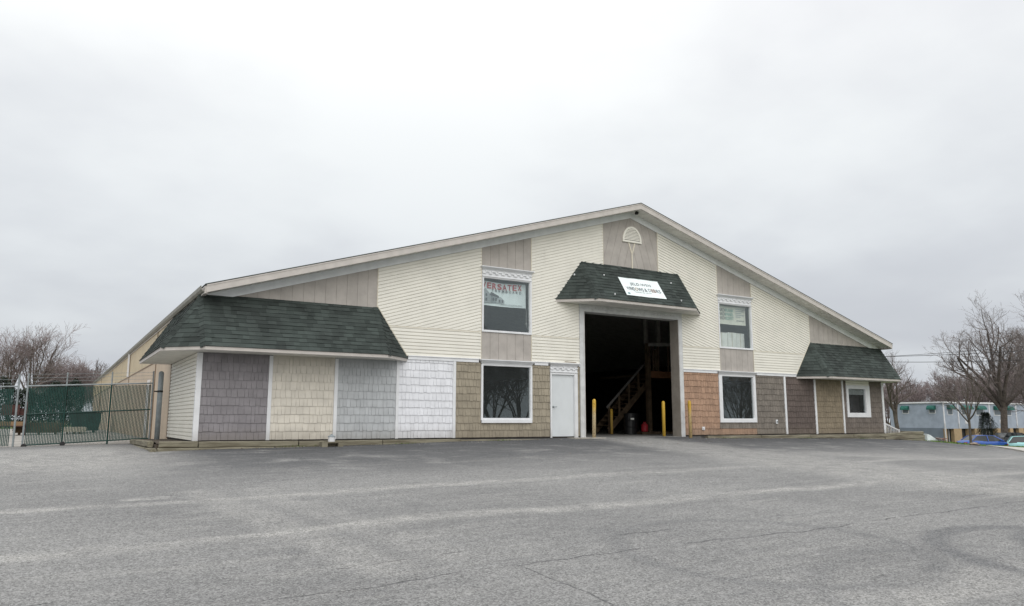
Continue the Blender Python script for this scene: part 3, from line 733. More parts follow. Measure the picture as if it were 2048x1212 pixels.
for x in (-19.26, -21.2, -23.0):
    MB().tube([(x, GY-.02, gz(x)-.15), (x, GY-.02, top_(x)+.36)], .030, 10).build('post', steel, f2)
MB().tube([(-23, GY-.02, top_(-23)), (-19.26, GY-.02, top_(-19.26))], .022, 8).build('top_rail', steel, f2)
wm = MB()
for dz in (.1, .21, .32): wm.tube([(-23, GY-.05, top_(-23)+dz), (-19.26, GY-.05, top_(-19.26)+dz)], .004, 4)
wm.build('barbed_wire', steel, f2)

def timber(a, b, label, w=.15, hgt=.155, along='x'):
    mb = MB(); a, b = Vector(a), Vector(b); n = 7; rg = random.Random(int(a.x*91+b.x*13+a.z*500)); rows = []
    for k in range(n+1):
        p = a.lerp(b, k/n); j = [rg.uniform(-.007, .007) for _ in range(8)]; d = (b-a).normalized(); r = Vector((d.y, -d.x, 0)); c = .022
        ring = []
        for u, v in ((-w/2, c-hgt/2), (c-w/2, -hgt/2), (w/2-c, -hgt/2), (w/2, c-hgt/2), (w/2, hgt/2-c), (w/2-c, hgt/2), (c-w/2, hgt/2), (-w/2, hgt/2-c)):
            q = j[len(ring)]; ring.append(p+r*(u+q)+Vector((0, 0, v+q*.7)))
        rows.append(ring)
    for k in range(n):
        for i in range(8):
            i2 = (i+1) % 8; mb.face([rows[k][i], rows[k][i2], rows[k+1][i2], rows[k+1][i]])
    mb.face(rows[0]); mb.face(rows[-1][::-1])
    o = mb.build('landscape_timber', wood if along == 'x' else wood_y)
    return tag(o, label, 'timber', 'weathered timbers edging the building')
TZ = -.085
timber((-15.93, -.48, TZ), (-15.02, -.48, TZ), 'short upper timber at the left corner post')
timber((-14.99, -.46, TZ-.01), (-12.42, -.44, TZ-.02), 'upper timber in front of the mauve shakes')
timber((-12.39, -.44, TZ-.03), (-9.95, -.42, TZ-.025), 'timber in front of the beige and blue grey shakes, behind the pipe stub')
timber((-9.92, -.40, TZ-.03), (-7.35, -.36, TZ-.03), 'timber in front of the white shakes')
timber((-7.32, -.34, TZ-.05), (-4.3, -.30, TZ-.07), 'nearly buried timber under the khaki shakes')
timber((-15.97, -.58, TZ-.165), (-13.1, -.56, TZ-.17), 'lower timber at the left corner, half sunk in the asphalt')
timber((-13.05, -.55, TZ-.18), (-10.6, -.52, TZ-.17), 'low sunken timber under the beige shakes')
timber((-16.07, .10, TZ), (-16.05, 3.2, TZ-.03), 'upper side timber with a dark cut end left of the corner', along='y')
timber((-16.05, 3.25, TZ-.03), (-16.0, 6.0, TZ-.08), 'far side timber ending at the gate', along='y')
timber((-16.07, -.70, TZ-.165), (-16.07, 2.1, TZ-.19), 'lower side timber with a cut end nearest the gate', along='y')
timber((-16.07, 2.15, TZ-.19), (-16.05, 4.9, TZ-.22), 'lower far side timber near the gate', along='y')
timber((3.25, -.36, -.115), (6.2, -.36, -.115), 'timber with a split end below the orange brown shakes')
timber((6.23, -.36, -.12), (9.2, -.36, -.115), 'timber below the taupe grey shakes')
timber((9.23, -.36, -.125), (12.1, -.36, -.12), 'timber below the dark brown and olive shakes')
timber((12.13, -.36, -.115), (14.75, -.36, -.105), 'timber below the small window')
timber((14.78, -.34, -.085), (17.45, -.34, -.03), 'top timber of the stack past the right corner')
timber((10.2, -.38, -.28), (14.3, -.38, -.275), 'lower timber below the small window, half sunk')
timber((14.4, -.36, -.245), (17.5, -.36, -.19), 'middle timber of the stack past the right corner')
timber((15.3, -.37, -.41), (17.48, -.37, -.35), 'bottom timber of the stack past the right corner')
timber((17.45, -.2, -.03), (17.45, 2.2, -.03), 'return timber at the far right end of the stack', along='y')
sb = MB()
sb.face([(-15.98, -.41, -.06), (-2.5, -.25, -.10), (-2.5, -.002, -.10), (-15.98, -.002, -.03)]); sb.face([(-15.98, -.002, -.03), (-15.06, -.002, -.03), (-15.06, 6, -.08), (-15.98, 6, -.08)])
sb.face([(3.3, -.3, -.09), (17.4, -.28, -.05), (17.4, -.002, -.05), (3.3, -.002, -.075)]); sb.face([(15.06, -.002, -.05), (17.4, -.002, -.05), (17.4, 3, -.05), (15.06, 3, -.05)])
sb.box(-15.98, -15.06, -.405, 5.9, -.4, -.085); sb.box(-15.05, -2.6, -.26, -.012, -.4, -.11); sb.box(3.4, 17.35, -.28, -.012, -.5, -.10)
struct(sb.build('planting_bed', soil, recalc=False))
# pipe stub on its low block
px, py = -11.55, -.72; gz0 = h(px, py)
pb = thing('pipe_stub', 'white capped pipe stub on a low wooden frame in front of the beige shakes', 'pipe', None, (px, py, gz0))
k = MB(); k.box(-.30, .30, -.14, .12, .10, .135); k.box(-.30, -.14, -.14, .12, -.02, .0995); k.box(.16, .30, -.14, .12, -.02, .0995); k.box(-.139, .159, .05, .10, -.02, .0995)
k.build('wooden_frame', wood, pb)
MB().lathe([(.095, .136), (.095, .265)], n=18).build('pipe', white, pb, smooth=False)
MB().lathe([(.10, .266), (.115, .275), (.06, .31), (.03, .32), (.03, .345), (.0, .35)], n=14).build('cap', steel_dk, pb)
# concrete threshold slabs
for a, b, lab, hh in ((-3.05, -1.75, 'small concrete threshold slab', .02),):
    struct(MB().box(a, b, -.55, -.06, -.2, -.045).build('door_slab', mat('pale_concrete', (.36, .34, .30), .9, .1, 4, bump=.3), bevel=.01))
struct(MB().box(-2.23, 2.23, -.05, -.002, -.2, -.052).build('door_apron', concrete))

# ================================================================== inside the loading door
st = thing('staircase', 'rough timber staircase with a handrail rising right inside the dark loading door', 'staircase', None)
s0, s1 = Vector((2.9, 5.2, .25)), Vector((5.35, 5.2, 2.55))
k = MB()
for yy in (0, .95): k.obox(s0+Vector((0, yy, -.15)), s1+Vector((0, yy, -.15)), .045, .25)
for i in range(12):
    t = (i+.5)/12; p = s0.lerp(s1, t); k.box(p.x-.13, p.x+.13, 5.24, 6.11, p.z-.04, p.z)
k.build('stair_flight', wood_in, st)
MB().obox(Vector((2.75, 5.14, 1.10)), Vector((5.4, 5.14, 3.50)), .05, .09).build('handrail', mat('grey_handrail', (.13, .125, .12), .7), st)
for i in range(5):
    t = i/4*.9+.03; p = Vector((2.85, 5.14, .0)).lerp(Vector((5.4, 5.14, 2.4)), t); k = MB(); k.box(p.x-.045, p.x+.045, 5.17, 5.21, p.z-.05 if i else -.05, p.z+1.12); k.build('rail_post', wood_in, st)
pf = thing('mezzanine', 'timber mezzanine deck on a tall post inside the loading door', 'platform')
MB().box(4.50, 4.68, 4.35, 4.53, -.05, 4.0).build('post', wood_in, pf)
MB().obox((4.55, 4.3, 3.93), (7.6, 4.3, 4.05), .10, .14).build('top_beam', mat('pale_beam', (.40, .38, .35), .7), pf)
MB().box(4.70, 14.0, 4.4, 4.5, 2.45, 2.75).build('edge_beam', mat('reddish_lumber', (.22, .10, .05), .8), pf)
MB().box(5.4, 14.0, 4.52, 9.0, 2.62, 2.70).build('deck', wood_in, pf)
k = MB()
for x in (4.85, 5.15, 5.75, 6.6, 7.4): k.box(x, x+.09, 4.40, 4.44, 2.76, 3.9)
k.box(4.95, 5.12, 4.36, 4.39, 2.8, 3.75); k.build('stud', wood_in, pf)
k = MB()
for x in (4.62, 5.4): k.box(x, x+.12, 4.6, 4.72, 4.0, 6.4)
k.build('upper_post', mat('pale_beam', (.40, .38, .35), .7), pf)
def drum(x, y, lab):
    d = thing('drum', lab, 'drum', 'black drums inside the door', (x, y, -.05))
    MB().lathe([(.28, 0), (.285, .02), (.28, .04), (.28, .29), (.292, .31), (.28, .33), (.28, .58), (.292, .60), (.28, .62), (.28, .86), (.288, .875), (.288, .90), (.27, .90), (.265, .885), (0, .885)], n=22).build('shell', black_m, d, smooth=False)
    MB().box(-.20, -.02, -.288, -.270, .62, .70).build('label_plate', card, d)
    MB().lathe([(.035, .886), (.035, .905), (0, .906)], (.15, 0, 0), 10).build('bung', steel, d)
drum(3.25, 4.15, 'black drum with a white label left of the red can in the dark doorway'); drum(4.12, 5.05, 'black drum behind the red can, right of the other drum')
gc = thing('fuel_can', 'small red plastic can on a pallet by the drums in the doorway', 'can', None, (3.80, 3.85, .06))
MB().lathe([(.13, 0), (.15, .03), (.15, .26), (.12, .33), (.05, .36), (.04, .40)], n=16).build('can_body', red_m, gc); k = MB(); k.tube([(-.08, 0, .33), (-.05, 0, .42), (.05, 0, .42), (.08, 0, .33)], .014, 8); k.build('handle', red_m, gc)
for i, (x0, y0, lab) in enumerate(((3.5, 3.6, 'wooden pallet under the red can inside the doorway'), (4.8, 3.9, 'wooden pallet at the foot of the tall post inside the doorway'))):
    pt_ = thing('pallet', lab, 'pallet', 'pallets inside the door', (x0, y0, -.05))
    k = MB(); [k.box(j*.17, j*.17+.10, 0, 1.0, .08, .10) for j in range(6)]; k.build('top_board', wood_in, pt_)
    k = MB(); [k.box(0, .95, j*.46, j*.46+.08, 0, .0795) for j in range(3)]; k.build('bearer', wood_in, pt_)

# ================================================================== ground
def grid(xs, ys, fz, inside=None):
    mb = MB(); idx = {}
    for j, y in enumerate(ys):
        for i, x in enumerate(xs): idx[i, j] = len(mb.v); mb.v.append((x, y, fz(x, y)))
    for j in range(len(ys)-1):
        for i in range(len(xs)-1):
            xm, ym = (xs[i]+xs[i+1])/2, (ys[j]+ys[j+1])/2
            if inside and not inside(xm, ym): continue
            mb.f.append((idx[i, j], idx[i+1, j], idx[i+1, j+1], idx[i, j+1])); mb.mi.append(0); mb.var.append(.5)
    return mb
def steps(*segs):
    out = []
    for a, b, d in segs:
        n = max(1, round((b-a)/d)); out += [a+(b-a)*k/n for k in range(n)]
    return out+[segs[-1][1]]
def asphalt_mat():
    m, nt, out = new_mat('worn_asphalt')
    geo = nt.n.new('ShaderNodeNewGeometry'); P = geo.outputs['Position']; sp = nt.node('ShaderNodeSeparateXYZ', {0: P}); X, Y = sp.outputs[0], sp.outputs[1]
    flat = nt.scalev(P, (1, 1, 0))
    wob = nt.m('MULTIPLY', nt.m('SUBTRACT', nt.noise(flat, .35, 3), .5), .9); wob2 = nt.m('MULTIPLY', nt.m('SUBTRACT', nt.noise(flat, 1.6, 4), .5), .35)
    yw = nt.m('ADD', Y, wob); yc = nt.m('ADD', nt.m('ADD', Y, wob2), nt.m('MULTIPLY', wob, .6))
    fine = nt.noise(flat, 95, 3, .75); mid = nt.noise(flat, 22, 4, .7); big = nt.noise(flat, .28, 4, .6); streak = nt.noise(nt.scalev(P, (.35, 2.2, 0)), 1.1, 5, .65)
    base = nt.mix(nt.sm(big, .3, .7), (.170, .168, .164), (.215, .212, .205))
    base = nt.mix(nt.m('MULTIPLY', nt.sm(streak, .48, .72), .55), base, (.255, .25, .238))
    st2 = nt.noise(nt.scalev(P, (.55, 3.2, 0)), 2.2, 6, .7); base = nt.mix(nt.m('MULTIPLY', nt.sm(st2, .54, .70), .45), base, (.29, .283, .268)); base = nt.mix(nt.m('MULTIPLY', nt.sm(st2, .46, .32), .4), base, (.115, .115, .116))
    def line(y0, w, soft, yy=yw):
        return nt.sm(nt.m('ABSOLUTE', nt.m('SUBTRACT', yy, y0)), w+soft, w*.3)
    pale = 0.0
    for y0, w, k in ((-5.6, .08, .25), (-9.3, .10, .42), (-12.35, .12, .45), (-17.6, .25, .3)):
        l = nt.m('MULTIPLY', line(y0, w, .28), k); pale = nt.m('MAXIMUM', pale, l) if pale else l
    grit = nt.noise(flat, 7.5, 5, .75); brk = nt.sm(nt.noise(flat, 2.6, 5, .7), .34, .62)
    pale = nt.m('MULTIPLY', pale, nt.m('MULTIPLY', nt.m('ADD', .35, brk), nt.m('ADD', .5, nt.sm(streak, .35, .65))))
    def seg(ax, ay, bx, by, w, soft):
        dx, dy = bx-ax, by-ay; L2 = dx*dx+dy*dy
        u = nt.m('DIVIDE', nt.m('ADD', nt.m('MULTIPLY', nt.m('SUBTRACT', X, ax), dx), nt.m('MULTIPLY', nt.m('SUBTRACT', Y, ay), dy)), L2)
        u = nt.m('MINIMUM', nt.m('MAXIMUM', u, 0.0), 1.0)
        ex = nt.m('SUBTRACT', X, nt.m('MULTIPLY_ADD', u, dx, ax)); ey = nt.m('SUBTRACT', Y, nt.m('MULTIPLY_ADD', u, dy, ay))
        d = nt.m('SQRT', nt.m('ADD', nt.m('MULTIPLY', ex, ex), nt.m('MULTIPLY', ey, ey)))
        return nt.sm(nt.m('ADD', d, nt.m('MULTIPLY', wob2, .8)), w+soft, w)
    for a in ((-16.2, -8.3, -15.4, -14.6, .10, .34, .34), (-15.3, -8.6, -14.6, -14.4, .10, .34, .22), (-1.2, -1.2, -2.6, -13.5, 1.0, 1.4, .5), (-2.0, -5.0, 3.5, -8.5, .6, 1.0, .35), (-17.2, -8.75, -16.75, -8.7, .10, .12, .6), (-26, -1.0, -17.2, -.5, 2.2, 3.2, .6), (-14.0, -2.2, -4, -1.9, .08, .3, .3)):
        pale = nt.m('MAXIMUM', pale, nt.m('MULTIPLY', nt.m('MULTIPLY', seg(*a[:6]), a[6]), nt.m('ADD', .25, nt.m('MULTIPLY', brk, .9))))
    col = nt.mix(nt.m('MINIMUM', pale, 1.0), base, (.335, .325, .305))
    # newer dark sealed strip close to the wall, and dark tyre arcs
    near = nt.m('MULTIPLY', nt.sm(nt.m('ADD', yw, nt.m('MULTIPLY', wob2, 2.0)), -4.0, -1.6), nt.sm(X, -15.8, -14.6)); near = nt.m('MULTIPLY', near, nt.m('SUBTRACT', 1.0, seg(-.6, .6, -1.6, -4.0, .9, 1.1)))
    col = nt.mix(nt.m('MULTIPLY', nt.m('MULTIPLY', near, .9), nt.sm(streak, .68, .48)), col, (.085, .088, .092))
    n_dk = nt.noise(flat, .9, 4); wear = nt.m('MULTIPLY', nt.sm(yw, -8.6, -4.2), nt.sm(n_dk, .28, .50)); wear = nt.m('MULTIPLY', wear, nt.m('SUBTRACT', 1.0, nt.m('MULTIPLY', seg(-.6, .6, -2.2, -9.0, .9, 1.3), .8))); wear = nt.m('MULTIPLY', wear, nt.sm(X, -17.5, -14.5)); wear = nt.m('MULTIPLY', wear, nt.sm(st2, .70, .54)); col = nt.mix(nt.m('MULTIPLY', wear, .8), col, (.082, .083, .086))
    dk = 0.0
    for cx_, cy_, r, w, k in ((-8.2, -17.6, 1.55, .12, .62), (-10.4, -18.8, 2.5, .04, .22), (-7.2, -18.2, 1.6, .13, .58), (-11.2, -15.6, 1.7, .06, .3)):
        ex = nt.m('SUBTRACT', X, cx_); ey = nt.m('SUBTRACT', Y, cy_); d = nt.m('SQRT', nt.m('ADD', nt.m('MULTIPLY', ex, ex), nt.m('MULTIPLY', ey, ey)))
        ring = nt.m('MULTIPLY', nt.sm(nt.m('ABSOLUTE', nt.m('SUBTRACT', nt.m('ADD', d, nt.m('MULTIPLY', wob2, .5)), r)), w+.14, w*.3), k)
        dk = nt.m('MAXIMUM', dk, ring) if dk else ring
    for bx_, by_, r in ((-17.9, -12.4, .10), (-13.6, -11.2, .2), (-6.0, -8.0, .35), (-15.9, -13.4, .06), (-12.3, -14.0, .14), (-9.6, -11.4, .22), (-16.9, -10.2, .16), (-14.9, -9.9, .1)):
        ex = nt.m('SUBTRACT', X, bx_); ey = nt.m('SUBTRACT', Y, by_); d = nt.m('SQRT', nt.m('ADD', nt.m('MULTIPLY', ex, ex), nt.m('MULTIPLY', ey, ey)))
        dk = nt.m('MAXIMUM', dk, nt.m('MULTIPLY', nt.sm(nt.m('ADD', d, wob2), r+.18, r*.5), .3))
    col = nt.mix(nt.m('MULTIPLY', dk, nt.sm(mid, .2, .6)), col, (.085, .087, .092))
    # cracks: two long joints, one diagonal and a sparse net
    cr = nt.m('MAXIMUM', line(-15.1, .004, .02, yc), nt.m('MULTIPLY', line(-14.3, .006, .02, yc), nt.sm(n_dk, .5, .6)))
    cr = nt.m('MULTIPLY', cr, nt.sm(nt.noise(flat, 1.3, 3), .36, .5))
    dcr = nt.sm(nt.m('ABSOLUTE', nt.m('ADD', nt.m('ADD', X, 14.2), nt.m('MULTIPLY', wob2, .55))), .016, .004); dcr = nt.m('MULTIPLY', dcr, nt.m('MULTIPLY', nt.sm(Y, -18.0, -17.0), nt.sm(Y, -14.9, -15.1)))
    cr = nt.m('MAXIMUM', cr, nt.m('MULTIPLY', dcr, .8))
    wv = nt.node('ShaderNodeVectorMath', {0: flat, 1: nt.node('ShaderNodeVectorMath', {0: nt.noise(flat, 2.5, 4, .6, True), 1: (.5, .5, .5)}, operation='MULTIPLY').outputs[0]}, operation='ADD').outputs[0]
    vo = nt.node('ShaderNodeTexVoronoi', {'Vector': wv, 'Scale': .42}, feature='DISTANCE_TO_EDGE').outputs['Distance']
    cr = nt.m('MAXIMUM', cr, nt.m('MULTIPLY', nt.sm(vo, .006, .0015), nt.m('MULTIPLY', nt.sm(nt.noise(flat, .5, 2), .55, .63), .4)))
    col = nt.mix(nt.m('MULTIPLY', cr, .7), col, (.045, .045, .047))
    # aggregate: pale and dark stones
    sp2 = nt.node('ShaderNodeTexVoronoi', {'Vector': flat, 'Scale': 70.0}); rnd = nt.node('ShaderNodeSeparateColor', {0: sp2.outputs['Color']}).outputs[0]
    k = nt.m('ADD', nt.m('ADD', nt.m('MULTIPLY_ADD', fine, 1.1, .05), nt.m('MULTIPLY', grit, .55)), nt.m('MULTIPLY_ADD', mid, .75, nt.m('MULTIPLY', nt.m('SUBTRACT', rnd, .5), .85)))
    k = nt.m('MAXIMUM', nt.m('MULTIPLY_ADD', nt.m('SUBTRACT', k, 1.17), 1.1, .94), .25)
    col = nt.mix(1.0, col, nt.node('ShaderNodeCombineColor', {0: k, 1: k, 2: k}).outputs[0], 'MULTIPLY')
    b = nt.node('ShaderNodeBsdfPrincipled', {'Base Color': col, 'Roughness': .9, 'Specular IOR Level': .25})
    hb = nt.m('SUBTRACT', nt.m('ADD', nt.m('MULTIPLY', fine, .8), nt.m('MULTIPLY', rnd, .5)), nt.m('MULTIPLY', cr, 2.0))
    bp = nt.node('ShaderNodeBump', {'Strength': .55, 'Distance': .008, 'Height': hb}); nt.l.new(bp.outputs[0], b.inputs['Normal'])
    nt.l.new(b.outputs[0], out.inputs[0]); return m
EDGE = [(-45, 3), (-19.5, -2), (-14.2, 4), (-10.7, 8), (-7.6, 11.5), (-4.4, 15.1), (-2.2, 16.2), (-.8, 17.0), (0, 17.4), (3, 17.6)]
def xedge(y):
    for (a, b), (c, d) in zip(EDGE, EDGE[1:]):
        if y <= c: return b+(d-b)*(y-a)/(c-a)
    return EDGE[-1][1]
mb = MB(); us = steps((0, .45, .09), (.45, 1, .0125)); ysl = steps((-45, -26, 2.5), (-26, -6, .5), (-6, -.02, .2))
rows = [[(-45+(xedge(y)+45)*u, y) for u in us] for y in ysl]
for r in rows: mb.v += [(x, y, h(x, y)+.004+.012*math.sin(x*.9+y*.4)*math.sin(y*.7-.3*x)*min(1, max(0, (-y-1)/3))) for x, y in r]
nu = len(us)
for j in range(len(rows)-1):
    for i in range(nu-1): mb.f.append((j*nu+i, j*nu+i+1, (j+1)*nu+i+1, (j+1)*nu+i)); mb.mi.append(0); mb.var.append(.5)
ash = asphalt_mat()
struct(mb.build('parking_lot', ash, smooth=True, recalc=False))
# yard behind the gate, wing of the lot left of the building
gravel = mat('pale_gravel', (.34, .32, .29), .95, .14, 1.2, bump=.8, bscale=60, world=True)
yd = grid(steps((-70, -20, 4), (-20, -15.07, .6)), steps((6.0, 20, 1), (20, 64, 4)), lambda x, y: h(x, y)+.008)
struct(yd.build('gravel_yard', gravel, smooth=True, recalc=False))
yw_ = grid(steps((-45, -20, 4), (-20, -15.07, .6)), steps((-.02, 6.0, .5)), lambda x, y: h(x, y)+.004)
struct(yw_.build('driveway', ash, smooth=True, recalc=False))
# grass and open land to the horizon
def grass_mat():
    m, nt, out = new_mat('spring_grass'); geo = nt.n.new('ShaderNodeNewGeometry'); P = geo.outputs['Position']
    n1 = nt.noise(P, .8, 5, .7); n2 = nt.noise(P, 25, 3, .7); far = nt.sm(nt.node('ShaderNodeVectorMath', {0: P}, operation='LENGTH').outputs['Value'], 60, 140)
    c = nt.mix(nt.sm(n1, .35, .7), (.085, .14, .03), (.13, .15, .055)); c = nt.mix(nt.m('MULTIPLY', n2, .6), c, (.05, .085, .02)); c = nt.mix(far, c, (.11, .095, .06))
    b = nt.node('ShaderNodeBsdfPrincipled', {'Base Color': c, 'Roughness': .95, 'Specular IOR Level': .1}); bp = nt.node('ShaderNodeBump', {'Strength': 1.0, 'Distance': .05, 'Height': n2})
    nt.l.new(bp.outputs[0], b.inputs['Normal']); nt.l.new(b.outputs[0], out.inputs[0]); return m
grass = grass_mat()
sxs = steps((-1500, -200, 260), (-200, -60, 20), (-60, 60, 2), (60, 130, 5), (130, 200, 14), (200, 1500, 260)); sys_ = steps((-1500, -120, 230), (-120, -30, 10), (-30, 60, 1.5), (60, 160, 8), (160, 1500, 220))
gt = grid(sxs, sys_, lambda x, y: h(x, y)-.006-(.25 if -16 < x < 15.5 and y > 0 else 0)-(.04 if x < xedge(min(y, 3))-.5 and y < 62 else 0))
struct(gt.build('terrain', grass, smooth=True, recalc=False))
# grass blades along the verge
rg = random.Random(5); gb = MB()
for _ in range(16000):
    y = rg.uniform(-12, 14); x0 = xedge(min(y, 3)); x = x0+.1+(rg.random()**1.5)*(28 if y > -5 else 8)
    if y > -9 and x0+.0 < x < x0+1.35 and y < -4.2: continue
    if 15 < x < 17.6 and y > -.5: continue
    z = h(x, y)-.006; hh = rg.uniform(.03, .075); a = rg.uniform(0, PI); dx, dy = math.cos(a)*.02, math.sin(a)*.02; lx, ly = rg.uniform(-.04, .04), rg.uniform(-.04, .04)
    gb.face([(x-dx, y-dy, z), (x+dx, y+dy, z), (x+lx, y+ly, z+hh)], 0, rg.random())
struct(gb.build('grass_blades', mat('grass_blade', (.12, .20, .035), .8, .1, attr=.35), recalc=False), 'stuff')
lt = MB(); rg = random.Random(44)
for _ in range(900):
    x = rg.uniform(-15.6, 17); y = -.56-abs(rg.gauss(0, .22))
    if -2.3 < x < 2.3: y -= .1+rg.random()*2.5
    if rg.random() < .12: y -= rg.random()*6
    z = h(x, y)+.012; a = rg.uniform(0, PI); r = rg.uniform(.008, .026); c_, s_ = math.cos(a)*r, math.sin(a)*r
    lt.face([(x-c_, y-s_, z), (x+s_*.5, y-c_*.5, z+r*.5), (x+c_, y+s_, z+.004), (x-s_*.5, y+c_*.5, z+r*.3)], rg.choice((0, 0, 1, 2)), rg.random())
for _ in range(420):
    x = rg.choice((-12.9, -12.4, -9.3, -6.0, 4.2, 8.8, 12.6, 16.5))+rg.gauss(0, .25); y = -.50-abs(rg.gauss(0, .05)); z = h(x, y); hh = rg.uniform(.02, .07); a = rg.uniform(0, PI)
    lt.face([(x-.008*math.cos(a), y-.008*math.sin(a), z), (x+.008*math.cos(a), y+.008*math.sin(a), z), (x+rg.gauss(0, .02), y+rg.gauss(0, .02), z+hh)], 3, rg.random())
struct(lt.build('leaf_litter', [mat('dry_leaf', (.16, .10, .055), .9, attr=.4), mat('pale_pebble', (.5, .48, .44), .9), mat('dark_leaf', (.06, .04, .025), .9), mat('weed_green', (.09, .14, .03), .8)], recalc=False), 'stuff')
# concrete walk at the right edge of the lot
wk = MB(); wp = [(15.25, -4.35), (11.5, -7.55), (8.0, -10.65), (4.0, -14.1), (1, -16.7)]
for (xa, ya), (xb, yb) in zip(wp, wp[1:]):
    n = 4
    for k in range(n):
        pa = (xa+(xb-xa)*k/n, ya+(yb-ya)*k/n); pb_ = (xa+(xb-xa)*(k+1)/n-.012*(xb-xa)/4, ya+(yb-ya)*(k+1)/n); w = (.95, -1.0)
        q = [pa, pb_, (pb_[0]+w[0], pb_[1]+w[1]), (pa[0]+w[0], pa[1]+w[1])]
        wk.hexa([(x, y, h(x, y)-.1) for x, y in q]+[(x, y, h(x, y)+.05) for x, y in q], 0, rg.random())
struct(wk.build('sidewalk', mat('sidewalk_concrete', (.46, .44, .40), .9, .08, 3, world=True)))
cp = grid(steps((50, 94, 2)), steps((9, 41.5, 2)), lambda x, y: h(x, y)+.01); struct(cp.build('car_park', mat('far_asphalt', (.14, .14, .14), .9, .1, world=True), smooth=True, recalc=False))
# rock on the verge
def rock(x, y, r, lab):
    import bmesh
    bm = bmesh.new(); bmesh.ops.create_icosphere(bm, subdivisions=3, radius=r); rg_ = random.Random(3)
    from mathutils import noise
    for v in bm.verts: v.co *= 1+.35*noise.noise(v.co*2.2/r*.6); v.co.z *= .5; v.co.x *= 1.5
    me = bpy.data.meshes.new('boulder'); bm.to_mesh(me); bm.free(); me.materials.append(mat('tan_stone', (.28, .22, .17), .9, .2, 4, bump=.6))
    o = bpy.data.objects.new('boulder', me); COL.objects.link(o); o.location = on(x, y, .05); return tag(o, lab, 'rock')
rock(15.35, -3.85, .16, 'low tan boulder on the grass verge at the end of the concrete walk')
# tarp and rubbish by the right timbers
tp = MB(); prof = [(0, 0), (.0, .32), (.25, .27), (.6, .12), (.85, .02), (.85, 0)]
for (xa, za), (xb, zb) in zip(prof, prof[1:]):
    for j in range(5):
        y0, y1 = j*.22, (j+1)*.22; f = lambda y: 1+.12*math.sin(y*7)
        tp.face([(xa, y0, za*f(y0)), (xb, y0, zb*f(y0)), (xb, y1, zb*f(y1)), (xa, y1, za*f(y1))])
tp.face([(x, 0, z*1.0) for x, z in prof]); tp.face([(x, 1.1, z*(1+.12*math.sin(7.7))) for x, z in prof])
o = tp.build('tarp', mat('white_tarp', srgb(225, 232, 236), .5)); o.location = on(17.75, -.4, .0); tag(o, 'white plastic tarp heaped against the end of the right timber stack', 'tarp')
rgb = random.Random(11); k = MB()
for _ in range(40):
    x, y = rgb.uniform(0, .75), rgb.uniform(-.2, .5); z = max(0, .17-.2*abs(x-.3))*rgb.random(); a = rgb.uniform(0, PI)
    k.obox((x, y, z+.02), (x+.16*math.cos(a), y+.16*math.sin(a), z+rgb.uniform(0, .06)), .05, .03, (0, 0, 1), rgb.randrange(3))
o = k.build('rubbish_heap', [mat('rub_brown', (.12, .07, .05), .9), mat('rub_pink', (.4, .25, .22), .8), mat('rub_grey', (.3, .29, .28), .8)]); o.location = on(18.4, -.55, .01); tag(o, 'small heap of brown and pink rubbish at the tip of the white tarp', 'rubbish')
# stair rail at the right corner
rl = thing('stair_railing', 'white balustrade sloping down past the right corner of the building', 'railing')
ra, rb_ = Vector((15.12, .55, .66)), Vector((16.98, .55, .09))
MB().obox(ra, rb_, .05, .06).build('top_rail', white, rl); MB().obox(ra-Vector((0, 0, .55)), rb_-Vector((0, 0, .40)), .04, .05).build('bottom_rail', white, rl)
k = MB()
for i in range(15):
    t = (i+.5)/15; p = ra.lerp(rb_, t); k.box(p.x-.014, p.x+.014, .536, .564, p.z-.55+.15*t, p.z-.03)
k.build('balusters', white, rl); MB().box(16.94, 17.02, .51, .59, -.45, .14).build('newel', white, rl)

